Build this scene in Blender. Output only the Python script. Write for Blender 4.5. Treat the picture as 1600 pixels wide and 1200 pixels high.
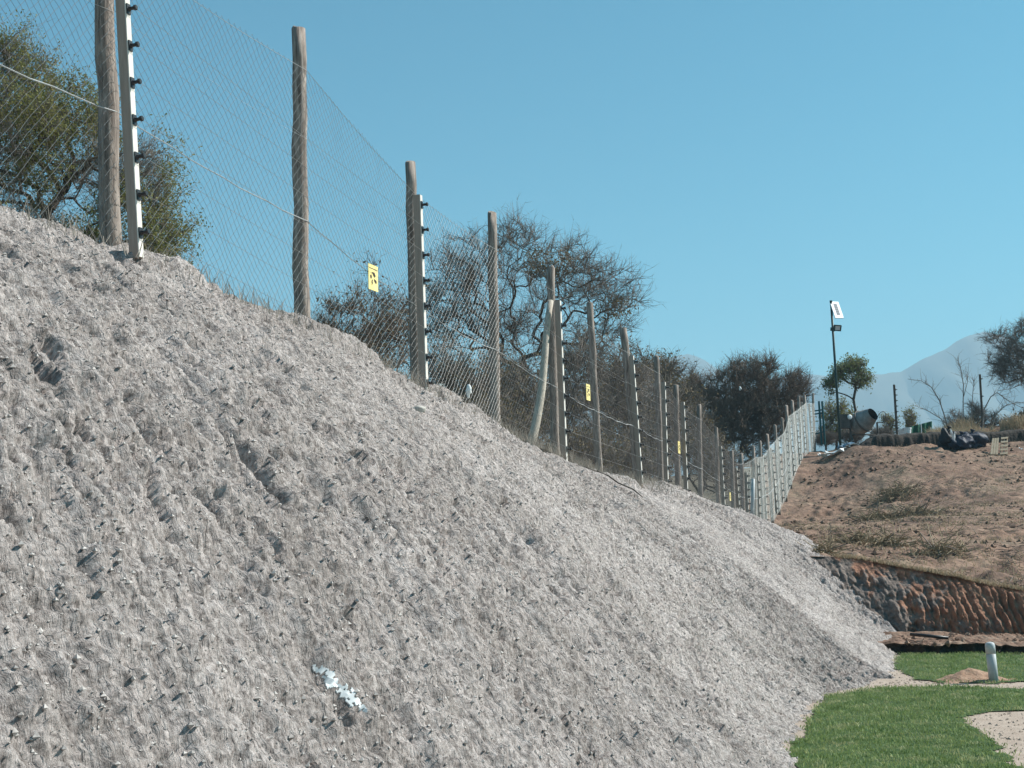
import bpy, math, random
import numpy as np
from mathutils import Vector, Matrix

R = math.radians
sc = bpy.context.scene
col = sc.collection
for o in list(bpy.data.objects):
    bpy.data.objects.remove(o)

# ------------------------------------------------------------------ camera
FPX = 2200.0                                   # focal length in pixels of the 1600 px wide photo
EYE = np.array([0.0, 0.0, 1.6])
pitch, roll = math.atan(250 / FPX), R(1.5)
fwd = np.array([0, math.cos(pitch), math.sin(pitch)])
r0 = np.array([1.0, 0, 0]); u0 = np.array([0, -math.sin(pitch), math.cos(pitch)])
rgt = math.cos(roll) * r0 - math.sin(roll) * u0
upv = math.cos(roll) * u0 + math.sin(roll) * r0
cam_d = bpy.data.cameras.new('camera'); cam = bpy.data.objects.new('camera', cam_d); col.objects.link(cam)
cam.matrix_world = Matrix(((rgt[0], upv[0], -fwd[0], EYE[0]), (rgt[1], upv[1], -fwd[1], EYE[1]),
                           (rgt[2], upv[2], -fwd[2], EYE[2]), (0, 0, 0, 1)))
cam_d.sensor_width = 36; cam_d.lens = FPX / 1600 * 36
cam_d.clip_start = 0.1; cam_d.clip_end = 30000
sc.camera = cam

# ------------------------------------------------------------------ world, sun, exposure
SUN_AZ, SUN_EL = R(15), R(42)                  # azimuth measured from +X towards +Y
sun_to = np.array([math.cos(SUN_AZ) * math.cos(SUN_EL), math.sin(SUN_AZ) * math.cos(SUN_EL), math.sin(SUN_EL)])
w = bpy.data.worlds.new('World'); sc.world = w; w.use_nodes = True
nt = w.node_tree; nt.nodes.clear()
sky = nt.nodes.new('ShaderNodeTexSky'); sky.sky_type = 'NISHITA'; sky.sun_disc = False
sky.sun_elevation = SUN_EL; sky.sun_rotation = R(90) - SUN_AZ
sky.altitude = 500; sky.air_density = 1.0; sky.dust_density = 1.3; sky.ozone_density = 1.0
tint = nt.nodes.new('ShaderNodeMix'); tint.data_type = 'RGBA'; tint.blend_type = 'MULTIPLY'
tint.inputs['Factor'].default_value = 1.0
tint.inputs['B'].default_value = (0.22, 0.95, 1.0, 1)
bg = nt.nodes.new('ShaderNodeBackground'); bg.inputs[1].default_value = 0.070
wo = nt.nodes.new('ShaderNodeOutputWorld')
nt.links.new(sky.outputs[0], tint.inputs['A']); nt.links.new(tint.outputs['Result'], bg.inputs[0]); nt.links.new(bg.outputs[0], wo.inputs[0])
sl = bpy.data.lights.new('sun', 'SUN'); sl.energy = 5.0; sl.angle = R(0.53); sl.color = (1.0, 0.955, 0.89)
so = bpy.data.objects.new('sun', sl); col.objects.link(so)
so.rotation_euler = Vector(sun_to).to_track_quat('Z', 'Y').to_euler()
so.location = (30, 20, 60)
sc.view_settings.view_transform = 'Standard'; sc.view_settings.look = 'None'
sc.view_settings.exposure = 0.70; sc.view_settings.gamma = 1.0; sc.view_settings.use_curve_mapping = False
sc.render.engine = 'CYCLES'
sc.cycles.use_denoising = True
sc.cycles.max_bounces = 6; sc.cycles.diffuse_bounces = 3; sc.cycles.glossy_bounces = 2
sc.cycles.transparent_max_bounces = 8; sc.cycles.volume_bounces = 1
sc.cycles.caustics_reflective = False; sc.cycles.caustics_refractive = False
sc.cycles.filter_width = 1.5

# ------------------------------------------------------------------ helpers
def ray(px, py):
    return fwd + rgt * ((px - 800) / FPX) + upv * ((600 - py) / FPX)
def at(px, py, Y):                              # the point of that pixel's ray at ground distance Y
    v = ray(px, py); return EYE + v * (Y / v[1])
def on_z(px, py, z=0.0):
    v = ray(px, py); return EYE + v * ((z - EYE[2]) / v[2])
def project(P):
    d = np.asarray(P) - EYE
    zc = d @ fwd
    return 800 + FPX * (d @ rgt) / zc, 600 - FPX * (d @ upv) / zc

def hash2(ix, iy, seed):
    n = (ix.astype(np.int64) * 374761393 + iy.astype(np.int64) * 668265263 + seed * 974711) & 0xffffffff
    n = ((n ^ (n >> 13)) * 1274126177) & 0xffffffff
    n = ((n ^ (n >> 15)) * 2246822519) & 0xffffffff
    n = n ^ (n >> 16)
    return n / 4294967295.0 * 2 - 1
def vn(x, y, seed=0):                           # smooth value noise in -1..1
    x = np.asarray(x, float); y = np.asarray(y, float)
    ix = np.floor(x); iy = np.floor(y); fx = x - ix; fy = y - iy
    fx = fx * fx * (3 - 2 * fx); fy = fy * fy * (3 - 2 * fy)
    a = hash2(ix, iy, seed); b = hash2(ix + 1, iy, seed); c = hash2(ix, iy + 1, seed); d = hash2(ix + 1, iy + 1, seed)
    return (a * (1 - fx) + b * fx) * (1 - fy) + (c * (1 - fx) + d * fx) * fy
def fbm(x, y, seed=0, oct=4, gain=0.5):
    s = 0; a = 1; t = 0
    for k in range(oct):
        s = s + a * vn(x * 2 ** k + 17.3 * k, y * 2 ** k - 9.1 * k, seed + k); t += a; a *= gain
    return s / t
def sstep(a, b, x):
    t = np.clip((x - a) / (b - a), 0, 1); return t * t * (3 - 2 * t)
def nrm(v):
    v = np.asarray(v, float); return v / np.maximum(np.linalg.norm(v, axis=-1, keepdims=True), 1e-9)

def make_mesh(name, verts, faces, material=None, smooth=False):
    verts = np.asarray(verts, np.float32); me = bpy.data.meshes.new(name)
    if isinstance(faces, np.ndarray):
        n, k = faces.shape
        me.vertices.add(len(verts)); me.vertices.foreach_set('co', verts.ravel())
        me.loops.add(n * k); me.loops.foreach_set('vertex_index', faces.astype(np.int32).ravel())
        me.polygons.add(n); me.polygons.foreach_set('loop_start', np.arange(0, n * k, k, dtype=np.int32))
        try: me.polygons.foreach_set('loop_total', np.full(n, k, np.int32))
        except Exception: pass
        me.update(calc_edges=True)
    else:
        me.from_pydata([tuple(map(float, v)) for v in verts], [], [tuple(map(int, f)) for f in faces]); me.update()
    me.polygons.foreach_set('use_smooth', np.full(len(me.polygons), smooth))
    if material: me.materials.append(material)
    return me

def root_loc(o):
    p = np.zeros(3)
    while o is not None:
        p += np.array(o.location); o = o.parent
    return p
def obj(name, verts, faces, material, parent=None, smooth=False):
    verts = np.asarray(verts, float)
    if parent is not None: verts = verts - root_loc(parent)
    o = bpy.data.objects.new(name, make_mesh(name, verts, faces, material, smooth)); col.objects.link(o)
    if parent is not None: o.parent = parent
    return o
def tag(o, label=None, cat=None, group=None, kind=None):
    if label: o['label'] = label
    if cat: o['category'] = cat
    if group: o['group'] = group
    if kind: o['kind'] = kind
    return o
def thing(name, loc, label, cat, group=None):
    o = bpy.data.objects.new(name, None); o.empty_display_size = 0.2; col.objects.link(o); o.location = tuple(map(float, loc))
    return tag(o, label, cat, group)

class MB:                                       # gathers shapes into one mesh
    def __init__(s): s.v = []; s.f = []; s.n = 0
    def add(s, v, f):
        s.f += [tuple(i + s.n for i in q) for q in f]; s.v += [tuple(map(float, p)) for p in v]; s.n += len(v); return s
    def box(s, c, ax, ay, az, hx, hy, hz):      # centre, three unit axes, three half sizes
        c, ax, ay, az = [np.asarray(q, float) for q in (c, ax, ay, az)]
        v = [c + ax * hx * i + ay * hy * j + az * hz * k for i in (-1, 1) for j in (-1, 1) for k in (-1, 1)]
        return s.add(v, [(0, 1, 3, 2), (4, 6, 7, 5), (0, 4, 5, 1), (2, 3, 7, 6), (0, 2, 6, 4), (1, 5, 7, 3)])
    def tube(s, pts, rad, sides=8, cap=True, wob=0, seed=0):
        pts = np.asarray(pts, float); n = len(pts); rad = np.broadcast_to(np.asarray(rad, float), (n,))
        rg = np.random.default_rng(seed); v = []; f = []
        prev = None
        for i in range(n):
            t = nrm(pts[min(i + 1, n - 1)] - pts[max(i - 1, 0)])
            a = prev if prev is not None else (np.array([1, 0, 0]) if abs(t[0]) < .8 else np.array([0, 1, 0]))
            a = nrm(a - t * (a @ t)); prev = a; b = np.cross(t, a)
            for k in range(sides):
                an = 2 * math.pi * k / sides
                rr = rad[i] * (1 + wob * rg.uniform(-1, 1))
                v.append(pts[i] + (a * math.cos(an) + b * math.sin(an)) * rr)
        for i in range(n - 1):
            for k in range(sides):
                k2 = (k + 1) % sides
                f.append((i * sides + k, i * sides + k2, (i + 1) * sides + k2, (i + 1) * sides + k))
        if cap: f += [tuple(range(sides))[::-1], tuple((n - 1) * sides + k for k in range(sides))]
        return s.add(v, f)
    def lathe(s, c, axis, prof, sides=24, cap0=True, cap1=True):   # prof: (along, radius)
        axis = nrm(axis); a = np.array([0, 0, 1.0]) if abs(axis[2]) < .9 else np.array([1.0, 0, 0])
        a = nrm(a - axis * (a @ axis)); b = np.cross(axis, a); v = []; f = []
        for (t, r) in prof:
            for k in range(sides):
                an = 2 * math.pi * k / sides
                v.append(np.asarray(c) + axis * t + (a * math.cos(an) + b * math.sin(an)) * r)
        for i in range(len(prof) - 1):
            for k in range(sides):
                k2 = (k + 1) % sides; f.append((i * sides + k, i * sides + k2, (i + 1) * sides + k2, (i + 1) * sides + k))
        if cap0: f.append(tuple(range(sides))[::-1])
        if cap1: f.append(tuple((len(prof) - 1) * sides + k for k in range(sides)))
        return s.add(v, f)
    def build(s, name, material, parent=None, smooth=False):
        return obj(name, s.v, s.f, material, parent, smooth)

def seg_tubes(P0, P1, R0, R1, sides=3):         # many short tubes at once
    P0, P1 = np.asarray(P0, float), np.asarray(P1, float); n = len(P0)
    R0 = np.broadcast_to(R0, (n,)); R1 = np.broadcast_to(R1, (n,))
    t = nrm(P1 - P0); a = np.where(np.abs(t[:, :1]) < .8, np.array([[1., 0, 0]]), np.array([[0., 1., 0]]))
    a = nrm(a - t * np.sum(a * t, 1, keepdims=True)); b = np.cross(t, a)
    V = np.empty((n, 2 * sides, 3)); F = np.empty((n, sides, 4), np.int64)
    for k in range(sides):
        an = 2 * math.pi * k / sides; d = a * math.cos(an) + b * math.sin(an)
        V[:, k] = P0 + d * R0[:, None]; V[:, sides + k] = P1 + d * R1[:, None]
        k2 = (k + 1) % sides
        F[:, k] = np.array([k, k2, sides + k2, sides + k])
    F += (np.arange(n) * 2 * sides)[:, None, None]
    return V.reshape(-1, 3), F.reshape(-1, 4)

def seg_cones(P0, P1, R0):                       # many tapering twig ends at once
    P0, P1 = np.asarray(P0, float), np.asarray(P1, float); n = len(P0); R0 = np.broadcast_to(R0, (n,))
    t = nrm(P1 - P0); a = np.where(np.abs(t[:, :1]) < .8, np.array([[1., 0, 0]]), np.array([[0., 1., 0]]))
    a = nrm(a - t * np.sum(a * t, 1, keepdims=True)); b = np.cross(t, a); V = np.empty((n, 4, 3))
    for k in range(3): V[:, k] = P0 + (a * math.cos(2.094 * k) + b * math.sin(2.094 * k)) * R0[:, None]
    V[:, 3] = P1
    return V.reshape(-1, 3), (np.array([[0, 1, 3], [1, 2, 3], [2, 0, 3]])[None] + (np.arange(n) * 4)[:, None, None]).reshape(-1, 3)
def join_mixed(V, F4, V2, F3):                   # quads and triangles together, as triangles
    T = np.vstack([F4[:, [0, 1, 2]], F4[:, [0, 2, 3]], F3 + len(V)]); return np.vstack([V, V2]), T

def grid_faces(nu, nv, flip=False):
    i = np.arange(nu - 1)[:, None] * nv + np.arange(nv - 1)[None, :]
    q = np.stack([i, i + nv, i + nv + 1, i + 1], -1).reshape(-1, 4)
    return q[:, ::-1] if flip else q

# ------------------------------------------------------------------ materials
def mat(name, cols, scale=5.0, rough=0.9, bump=0.0, bscale=None, detail=6, stretch=(1, 1, 1), metal=0.0, spec=0.3,
        cols2=None, scale2=None, fac2=0.5, distort=0.0, pos=None, trans=0.0):
    m = bpy.data.materials.new(name); m.use_nodes = True; t = m.node_tree; b = t.nodes['Principled BSDF']
    b.inputs['Roughness'].default_value = rough; b.inputs['Metallic'].default_value = metal
    b.inputs['Specular IOR Level'].default_value = spec
    tc = t.nodes.new('ShaderNodeTexCoord'); mp = t.nodes.new('ShaderNodeMapping'); mp.inputs['Scale'].default_value = stretch
    t.links.new(tc.outputs['Object'], mp.inputs[0])
    def noise(s, d=detail):
        n = t.nodes.new('ShaderNodeTexNoise'); n.inputs['Scale'].default_value = s; n.inputs['Detail'].default_value = d
        n.inputs['Roughness'].default_value = 0.62; n.inputs['Distortion'].default_value = distort
        t.links.new(mp.outputs[0], n.inputs['Vector']); return n
    def ramp(src, cs, lo=0.3, hi=0.7, pos=None):
        r = t.nodes.new('ShaderNodeValToRGB'); e = r.color_ramp.elements
        ps = pos or [lo + (hi - lo) * i / max(1, len(cs) - 1) for i in range(len(cs))]
        while len(e) < len(cs): e.new(0.5)
        for i, c in enumerate(cs): e[i].position = ps[i]; e[i].color = (*c, 1)
        t.links.new(src, r.inputs[0]); return r
    if len(cols) == 1:
        b.inputs['Base Color'].default_value = (*cols[0], 1); out = None
    else:
        out = ramp(noise(scale).outputs['Fac'], cols, pos=pos).outputs[0]
        if cols2:
            mx = t.nodes.new('ShaderNodeMix'); mx.data_type = 'RGBA'; mx.blend_type = 'MULTIPLY'; mx.inputs['Factor'].default_value = fac2
            t.links.new(out, mx.inputs['A']); t.links.new(ramp(noise(scale2).outputs['Fac'], cols2).outputs[0], mx.inputs['B']); out = mx.outputs['Result']
        t.links.new(out, b.inputs['Base Color'])
    if bump:
        bp = t.nodes.new('ShaderNodeBump'); bp.inputs['Strength'].default_value = 1.0; bp.inputs['Distance'].default_value = bump
        t.links.new(noise(bscale or scale * 3).outputs['Fac'], bp.inputs['Height']); t.links.new(bp.outputs[0], b.inputs['Normal'])
    if trans:
        tr = t.nodes.new('ShaderNodeBsdfTranslucent'); ms = t.nodes.new('ShaderNodeMixShader'); ms.inputs[0].default_value = trans
        if out: t.links.new(out, tr.inputs[0])
        else: tr.inputs[0].default_value = (*cols[0], 1)
        t.links.new(b.outputs[0], ms.inputs[1]); t.links.new(tr.outputs[0], ms.inputs[2])
        t.links.new(ms.outputs[0], t.nodes['Material Output'].inputs[0])
    return m

M = {}
M['bank'] = mat('grey_mulch', [(.18, .154, .144), (.485, .434, .412), (.68, .618, .592)], 42, .95, .014, 70,
                cols2=[(.66, .64, .62), (1.06, 1.06, 1.06)], scale2=1.1, fac2=.85)
M['crumb'] = mat('grey_mulch_crumbs', [(.18, .16, .148), (.44, .405, .38), (.60, .56, .53)], 30, .95)
M['dead'] = mat('grey_dead_wood', [(.16, .14, .125), (.28, .25, .22)], 6, .9)
M['straw'] = mat('grey_straw', [(.42, .40, .37), (.60, .58, .54)], 20, .9, trans=.2)
M['white'] = mat('white_plaster', [(.75, .77, .76), (.85, .86, .85)], 30, .8)
M['soil'] = mat('brown_soil', [(.125, .076, .057), (.235, .150, .112), (.29, .20, .150), (.205, .165, .117)], .55, .95, .05, 7,
                cols2=[(.40, .37, .36), (1.25, 1.18, 1.1)], scale2=3.2, fac2=.9, distort=.6)
M['clod'] = mat('soil_clod', [(.12, .075, .055), (.25, .165, .115)], 5, .95)
M['cut'] = None
M['ledge'] = mat('orange_ledge_soil', [(.16, .095, .068), (.27, .165, .115), (.34, .26, .20)], 5, .95, .03, 16, cols2=[(.6, .6, .6), (1.1, 1.1, 1.1)], scale2=22, fac2=.7)
M['dark_soil_and_shade'] = mat('dark_soil_and_shade', [(.028, .022, .018), (.060, .047, .038)], 3, .95, .04, 10)  # soil of the top ridge, also the painted shade along the ledge
M['sand'] = mat('pale_sand', [(.36, .28, .225), (.50, .41, .34)], 5, .95, .01, 60, cols2=[(.7, .68, .66), (1, 1, 1)], scale2=40, fac2=.6)
M['mound'] = mat('mound_soil', [(.29, .17, .11), (.42, .28, .20)], 14, .95, .02, 30)
M['turf'] = mat('turf_base', [(.030, .060, .014), (.055, .10, .025)], 3, .95)
M['grass'] = mat('grass_blades', [(.10, .17, .045), (.27, .355, .13), (.52, .50, .29)], 3.6, .6, trans=.3, cols2=[(.6, .6, .6), (1.2, 1.15, 1.1)], scale2=11, fac2=.8)
M['field'] = mat('dry_field', [(.11, .09, .065), (.20, .165, .115)], 2, .95, .03, 8)
M['dry'] = mat('dry_grass', [(.29, .225, .145), (.46, .37, .25)], 8, .9, trans=.25)
M['dry_grey'] = mat('grey_dry_grass', [(.26, .225, .185), (.42, .375, .32)], 8, .9, trans=.25)
M['wood'] = mat('weathered_pole_wood', [(.10, .08, .067), (.26, .215, .185), (.46, .40, .35)], 7, .85, .006, 26, stretch=(5, 5, .6), distort=.5)
M['pale_wood'] = mat('pale_debarked_wood', [(.38, .33, .27), (.56, .50, .42)], 6, .85, .005, 20, stretch=(4, 4, .5))
M['rail'] = mat('brown_rail_timber', [(.30, .24, .20), (.40, .325, .275)], 6, .8, .002, 30, stretch=(5, 5, .5))
M['rail_face'] = mat('white_rail_face', [(.62, .58, .52), (.70, .66, .60)], 10, .6)
M['black'] = mat('black_plastic', [(.012, .012, .013)], rough=.4, spec=.5)
M['wire'] = mat('galvanised_wire', [(.12, .125, .125), (.22, .225, .225)], 20, .4, metal=.4, spec=.6)
M['wire_old'] = mat('weathered_wire', [(.045, .047, .05), (.085, .09, .095)], 20, .6, metal=.1, spec=.3)
M['wire2'] = mat('bright_galvanised_wire', [(.23, .27, .26), (.33, .37, .36)], 20, .5, metal=.2, spec=.5)
M['strand'] = mat('straining_wire', [(.45, .46, .46), (.62, .63, .63)], 20, .5, metal=.3)
M['yellow'] = mat('sign_yellow', [(.82, .66, .24), (.88, .74, .33)], 12, .5)
M['ink'] = mat('sign_ink', [(.05, .04, .03)], rough=.6)
M['bark'] = mat('dark_bark', [(.06, .05, .042), (.13, .11, .092)], 9, .95, .01, 30)
M['twig'] = mat('grey_brown_twigs', [(.13, .108, .092), (.24, .205, .175)], 4, .9)
M['twig_dark'] = mat('dark_brown_twigs', [(.11, .078, .058), (.21, .155, .118)], 2, .9)
M['leaf_olive'] = mat('olive_leaves', [(.10, .112, .034), (.21, .21, .068), (.22, .17, .095)], 2.2, .7, trans=.35)
M['leaf_brown'] = mat('brownish_leaves', [(.13, .10, .05), (.20, .155, .085)], 3, .8, trans=.2)
M['leaf_green'] = mat('yellow_green_leaves', [(.12, .15, .06), (.25, .26, .11)], 2, .7, trans=.3)
M['hedge'] = mat('dark_hedge_leaves', [(.025, .035, .02), (.06, .065, .035)], 2, .8, trans=.15)
M['mountain'] = mat('mountain_scrub', [(.06, .065, .05), (.13, .12, .09)], .004, .95)
M['steel_dark'] = mat('dark_green_steel', [(.02, .045, .045), (.035, .065, .062)], 8, .5, metal=.2)
M['teal'] = mat('teal_painted_steel', [(.012, .075, .085), (.02, .10, .11)], 8, .5)
M['frame_white'] = mat('white_aluminium', [(.80, .81, .82)], rough=.6, spec=.2)
M['cell'] = mat('solar_cells', [(.13, .145, .16), (.20, .22, .24)], 40, .6, spec=.1)
M['glass'] = mat('lamp_glass', [(.55, .58, .60)], rough=.15, spec=.6)
M['mixer'] = mat('cement_caked_steel', [(.16, .155, .15), (.33, .32, .31)], 6, .75, .004, 30)
M['mixer_frame'] = mat('mixer_frame_steel', [(.06, .055, .052), (.14, .12, .105)], 8, .7, metal=.2)
M['inside'] = mat('mixer_inside', [(.03, .03, .03)], rough=.9)
M['bag_black'] = mat('black_bag_plastic', [(.010, .011, .013), (.016, .017, .02)], 8, .6, .03, 8, spec=.3)
M['bag_blue'] = mat('blue_black_bag_plastic', [(.012, .018, .035), (.022, .032, .06)], 8, .6, .03, 8, spec=.3)
M['plank'] = mat('pale_plank', [(.38, .29, .20), (.54, .43, .31)], 5, .85, .003, 20, stretch=(6, 6, 1))
M['plastic_white'] = mat('white_plastic', [(.72, .74, .75), (.82, .83, .83)], 6, .5)
M['plastic_blue'] = mat('blue_plastic', [(.08, .16, .24), (.14, .24, .33)], 6, .5)
M['green_sheet'] = mat('green_shade_cloth', [(.012, .085, .050), (.02, .12, .07)], 3, .8)
M['pvc'] = mat('pale_pvc', [(.36, .39, .40), (.50, .53, .54)], 9, .55)
M['net'] = mat('loose_net_wire', [(.30, .36, .36), (.42, .48, .48)], 20, .6)
M['stone'] = mat('pale_stone', [(.38, .35, .31), (.58, .55, .5)], 12, .9, .004, 40)

def cut_material():
    m = bpy.data.materials.new('cut_earth'); m.use_nodes = True; t = m.node_tree; b = t.nodes['Principled BSDF']; b.inputs['Roughness'].default_value = .95
    tc = t.nodes.new('ShaderNodeTexCoord'); sp = t.nodes.new('ShaderNodeSeparateXYZ'); t.links.new(tc.outputs['Object'], sp.inputs[0])
    def noise(sc_, d=6, st=(1, 1, 1)):
        mp = t.nodes.new('ShaderNodeMapping'); mp.inputs['Scale'].default_value = st; t.links.new(tc.outputs['Object'], mp.inputs[0])
        n = t.nodes.new('ShaderNodeTexNoise'); n.inputs['Scale'].default_value = sc_; n.inputs['Detail'].default_value = d; n.inputs['Roughness'].default_value = .65; t.links.new(mp.outputs[0], n.inputs['Vector']); return n.outputs['Fac']
    def ma(op, a, b_):
        n = t.nodes.new('ShaderNodeMath'); n.operation = op
        for k, q in enumerate((a, b_)):
            if isinstance(q, (int, float)): n.inputs[k].default_value = q
            else: t.links.new(q, n.inputs[k])
        return n.outputs[0]
    def ramp(src, cs, ps):
        r = t.nodes.new('ShaderNodeValToRGB'); e = r.color_ramp.elements
        while len(e) < len(cs): e.new(.5)
        for k in range(len(cs)): e[k].position = ps[k]; e[k].color = (*cs[k], 1)
        t.links.new(src, r.inputs[0]); return r.outputs[0]
    # grey slurry towards the bank and the foot, bare orange clay to the right and high up
    f = ma('ADD', ma('MULTIPLY', ma('SUBTRACT', sp.outputs['X'], 5.95), .42), ma('MULTIPLY', ma('SUBTRACT', sp.outputs['Z'], .55), .35))
    f = ma('ADD', f, ma('MULTIPLY', ma('SUBTRACT', noise(2.2, 6, (1.6, 1, .7)), .5), 2.6)); f = ma('ADD', f, .5)
    grey = ramp(noise(9), [(.11, .085, .072), (.27, .215, .185)], [.35, .68]); clay = ramp(noise(7, 6, (2, 1, .6)), [(.20, .085, .052), (.34, .17, .105), (.45, .29, .20)], [.33, .55, .75])
    mx = t.nodes.new('ShaderNodeMix'); mx.data_type = 'RGBA'; t.links.new(ramp(f, [(0, 0, 0), (1, 1, 1)], [.4, .6]), mx.inputs['Factor']); t.links.new(grey, mx.inputs['A']); t.links.new(clay, mx.inputs['B'])
    t.links.new(mx.outputs['Result'], b.inputs['Base Color'])
    bp = t.nodes.new('ShaderNodeBump'); bp.inputs['Distance'].default_value = .05; t.links.new(noise(14, 8), bp.inputs['Height']); t.links.new(bp.outputs[0], b.inputs['Normal'])
    return m
M['cut'] = cut_material()

def bank_material():
    m = M['bank']; t = m.node_tree; b = t.nodes['Principled BSDF']
    uv = t.nodes.new('ShaderNodeUVMap'); uv.uv_map = 'slope'
    def noise(sx, sy, d=5, r=.6):
        mp = t.nodes.new('ShaderNodeMapping'); mp.inputs['Scale'].default_value = (sx, sy, 1); t.links.new(uv.outputs[0], mp.inputs[0])
        n = t.nodes.new('ShaderNodeTexNoise'); n.inputs['Scale'].default_value = 1; n.inputs['Detail'].default_value = d; n.inputs['Roughness'].default_value = r; n.inputs['Distortion'].default_value = .35
        t.links.new(mp.outputs[0], n.inputs['Vector']); return n.outputs['Fac']
    r = t.nodes.new('ShaderNodeValToRGB'); e = r.color_ramp.elements; e[0].position = .30; e[0].color = (.36, .35, .34, 1); e[1].position = .52; e[1].color = (1.06, 1.06, 1.06, 1)
    t.links.new(noise(30, 5), r.inputs[0])                    # matted fibres lie down the slope
    old = b.inputs['Base Color'].links[0].from_socket
    mx = t.nodes.new('ShaderNodeMix'); mx.data_type = 'RGBA'; mx.blend_type = 'MULTIPLY'; mx.inputs['Factor'].default_value = .72
    t.links.new(old, mx.inputs['A']); t.links.new(r.outputs[0], mx.inputs['B']); t.links.new(mx.outputs['Result'], b.inputs['Base Color'])
    old_n = b.inputs['Normal'].links[0].from_socket
    bp = t.nodes.new('ShaderNodeBump'); bp.inputs['Distance'].default_value = .05; t.links.new(noise(30, 4.5, 6, .65), bp.inputs['Height']); t.links.new(old_n, bp.inputs['Normal']); t.links.new(bp.outputs[0], b.inputs['Normal'])
bank_material()

# ------------------------------------------------------------------ fence layout (photo pixels and distances)
# base x, base y, top x, top y, distance, diameter
POSTS = [(174, 378, 159, -190, 8.9, .132), (471, 512, 467, 45, 11.3, .126), (650, 606, 641, 254, 13.5, .108),
         (774, 667, 769, 333, 15.6, .112), (868, 708, 860, 419, 17.7, .108), (936, 737, 922, 474, 19.7, .100),
         (997, 748, 974, 513, 21.8, .125), (1033, 760, 1026, 558, 24.6, .105), (1060, 773, 1056, 602, 27.2, .110),
         (1095, 787, 1092, 633, 30.2, .100), (1123, 797, 1119, 668, 33.2, .100), (1146, 806, 1143, 705, 36.0, .11),
         (1162, 813, 1158, 709, 38.6, .11)]
HILL = [(1162, 813, 1158, 709, 38.6, .11), (1180, 822, 1177, 697, 40.6, .11), (1192, 820, 1187, 690, 42.5, .11), (1207, 810, 1199, 679, 44.8, .11),
        (1217, 793, 1211, 665, 47.2, .11), (1228, 772, 1222, 654, 49.4, .11), (1235, 752, 1229, 634, 51.5, .12),
        (1244, 731, 1238, 626, 53.8, .12), (1252, 714, 1248, 620, 56.2, .11), (1262, 705, 1257, 617, 58.8, .11), (1273, 703, 1270, 615, 61.0, .12)]
RAILS = [(212, 392, 184, -120, 8.75, 9), (662, 617, 652, 305, 13.25, 8), (881, 716, 871, 470, 17.4, 9), (1000, 750, 986, 556, 21.6, 9),
         (1041, 762, 1036, 597, 24.3, 8), (1072, 776, 1066, 628, 27.0, 8), (1131, 798, 1125, 697, 33.0, 8), (1154, 808, 1149, 731, 36.2, 7), (1168, 815, 1165, 738, 38.4, 7)]
HRAILS = [(1186, 820, 1182, 724, 40.9, 8), (1197, 818, 1191, 711, 43, 9), (1213, 800, 1204, 700, 45.3, 9), (1222, 783, 1215, 684, 47.7, 9),
          (1232, 764, 1226, 671, 50, 9), (1240, 742, 1232, 654, 52, 9), (1249, 724, 1242, 642, 54.4, 9), (1257, 706, 1252, 628, 57, 9), (1269, 705, 1264, 631, 60.6, 9)]
FB = np.array([at(p[0], p[1], p[4]) for p in POSTS] + [at(p[0], p[1], p[4]) for p in HILL[1:]])
# the crest line carried on towards and past the camera's left
d0 = FB[1] - FB[0]
PRE = np.array([FB[0] - d0 * k + np.array([0, 0, .07 * k]) * 0 for k in (3.2, 2, 1)])
PRE[:, 2] = [3.78, 3.72, 3.66]
CREST = np.vstack([PRE, FB])
FN = 3 + len(POSTS)                              # number of crest points on the bank run
def crest_at(Y): return np.stack([np.interp(Y, CREST[:, 1], CREST[:, 0]), Y, np.interp(Y, CREST[:, 1], CREST[:, 2])], -1)

# ------------------------------------------------------------------ ground sheet and far setting
S = 9000
g = obj('ground', [(-S, -S, 0), (S, -S, 0), (S, S, 0), (-S, S, 0)], [(0, 1, 2, 3)], M['sand']); tag(g, kind='structure')

# ------------------------------------------------------------------ the grey bank
toe_px = [(1310, 1245), (1276, 1200), (1258, 1165), (1285, 1125), (1308, 1088), (1375, 1068), (1420, 1058), (1405, 1024)]
toe_g = np.array([on_z(x, y) for x, y in toe_px])
bank_st = [  # crest distance -> toe point
    (1.6, (-.95, .2, -.06)), (4.6, (-.02, 3.2, -.06)), (8.0, (1.25, 6.6, -.06)), (10.4, (2.02, 8.95, -.06))]
for q, yf in zip(toe_g[1:], (11.2, 12.1, 13.3, 15.0, 17.3, 19.2, 20.6)):
    bank_st.append((yf, (q[0], q[1], -.05)))
bank_st += [(22.0, (5.55, 20.55, .05)), (22.8, (5.42, 21.2, .45)), (23.6, (5.33, 21.9, .85)), (24.6, (5.32, 22.6, 1.16)), (27.5, (5.48, 25.5, 1.38)), (31, (5.85, 29.5, 1.62)),
            (36, (6.35, 34.5, 1.80)), (39.5, (7.0, 39.6, 1.85)), (42, (7.5, 42.3, 1.8))]
st_y = np.array([q[0] for q in bank_st]); st_t = np.array([q[1] for q in bank_st])
NU, NV = 1160, 470
yf = 1.6 * (42 / 1.6) ** np.linspace(0, 1, NU) if False else np.concatenate([np.linspace(1.6, 4.2, 110, endpoint=False), 4.2 * (42 / 4.2) ** np.linspace(0, 1, NU - 110)])
def smooth_interp(x, xp, fp, wdt=.35):
    s = 0
    for o_, k in ((-1, .25), (0, .5), (1, .25)): s = s + k * np.interp(x + o_ * wdt, xp, fp)
    return s
Fc = np.stack([smooth_interp(yf, CREST[:, 1], CREST[:, i], .5) for i in range(3)], -1)
Tc = np.stack([smooth_interp(yf, st_y, st_t[:, i], .3) for i in range(3)], -1)
hor = Tc - Fc; hor[:, 2] = 0; hor = nrm(hor)
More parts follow.
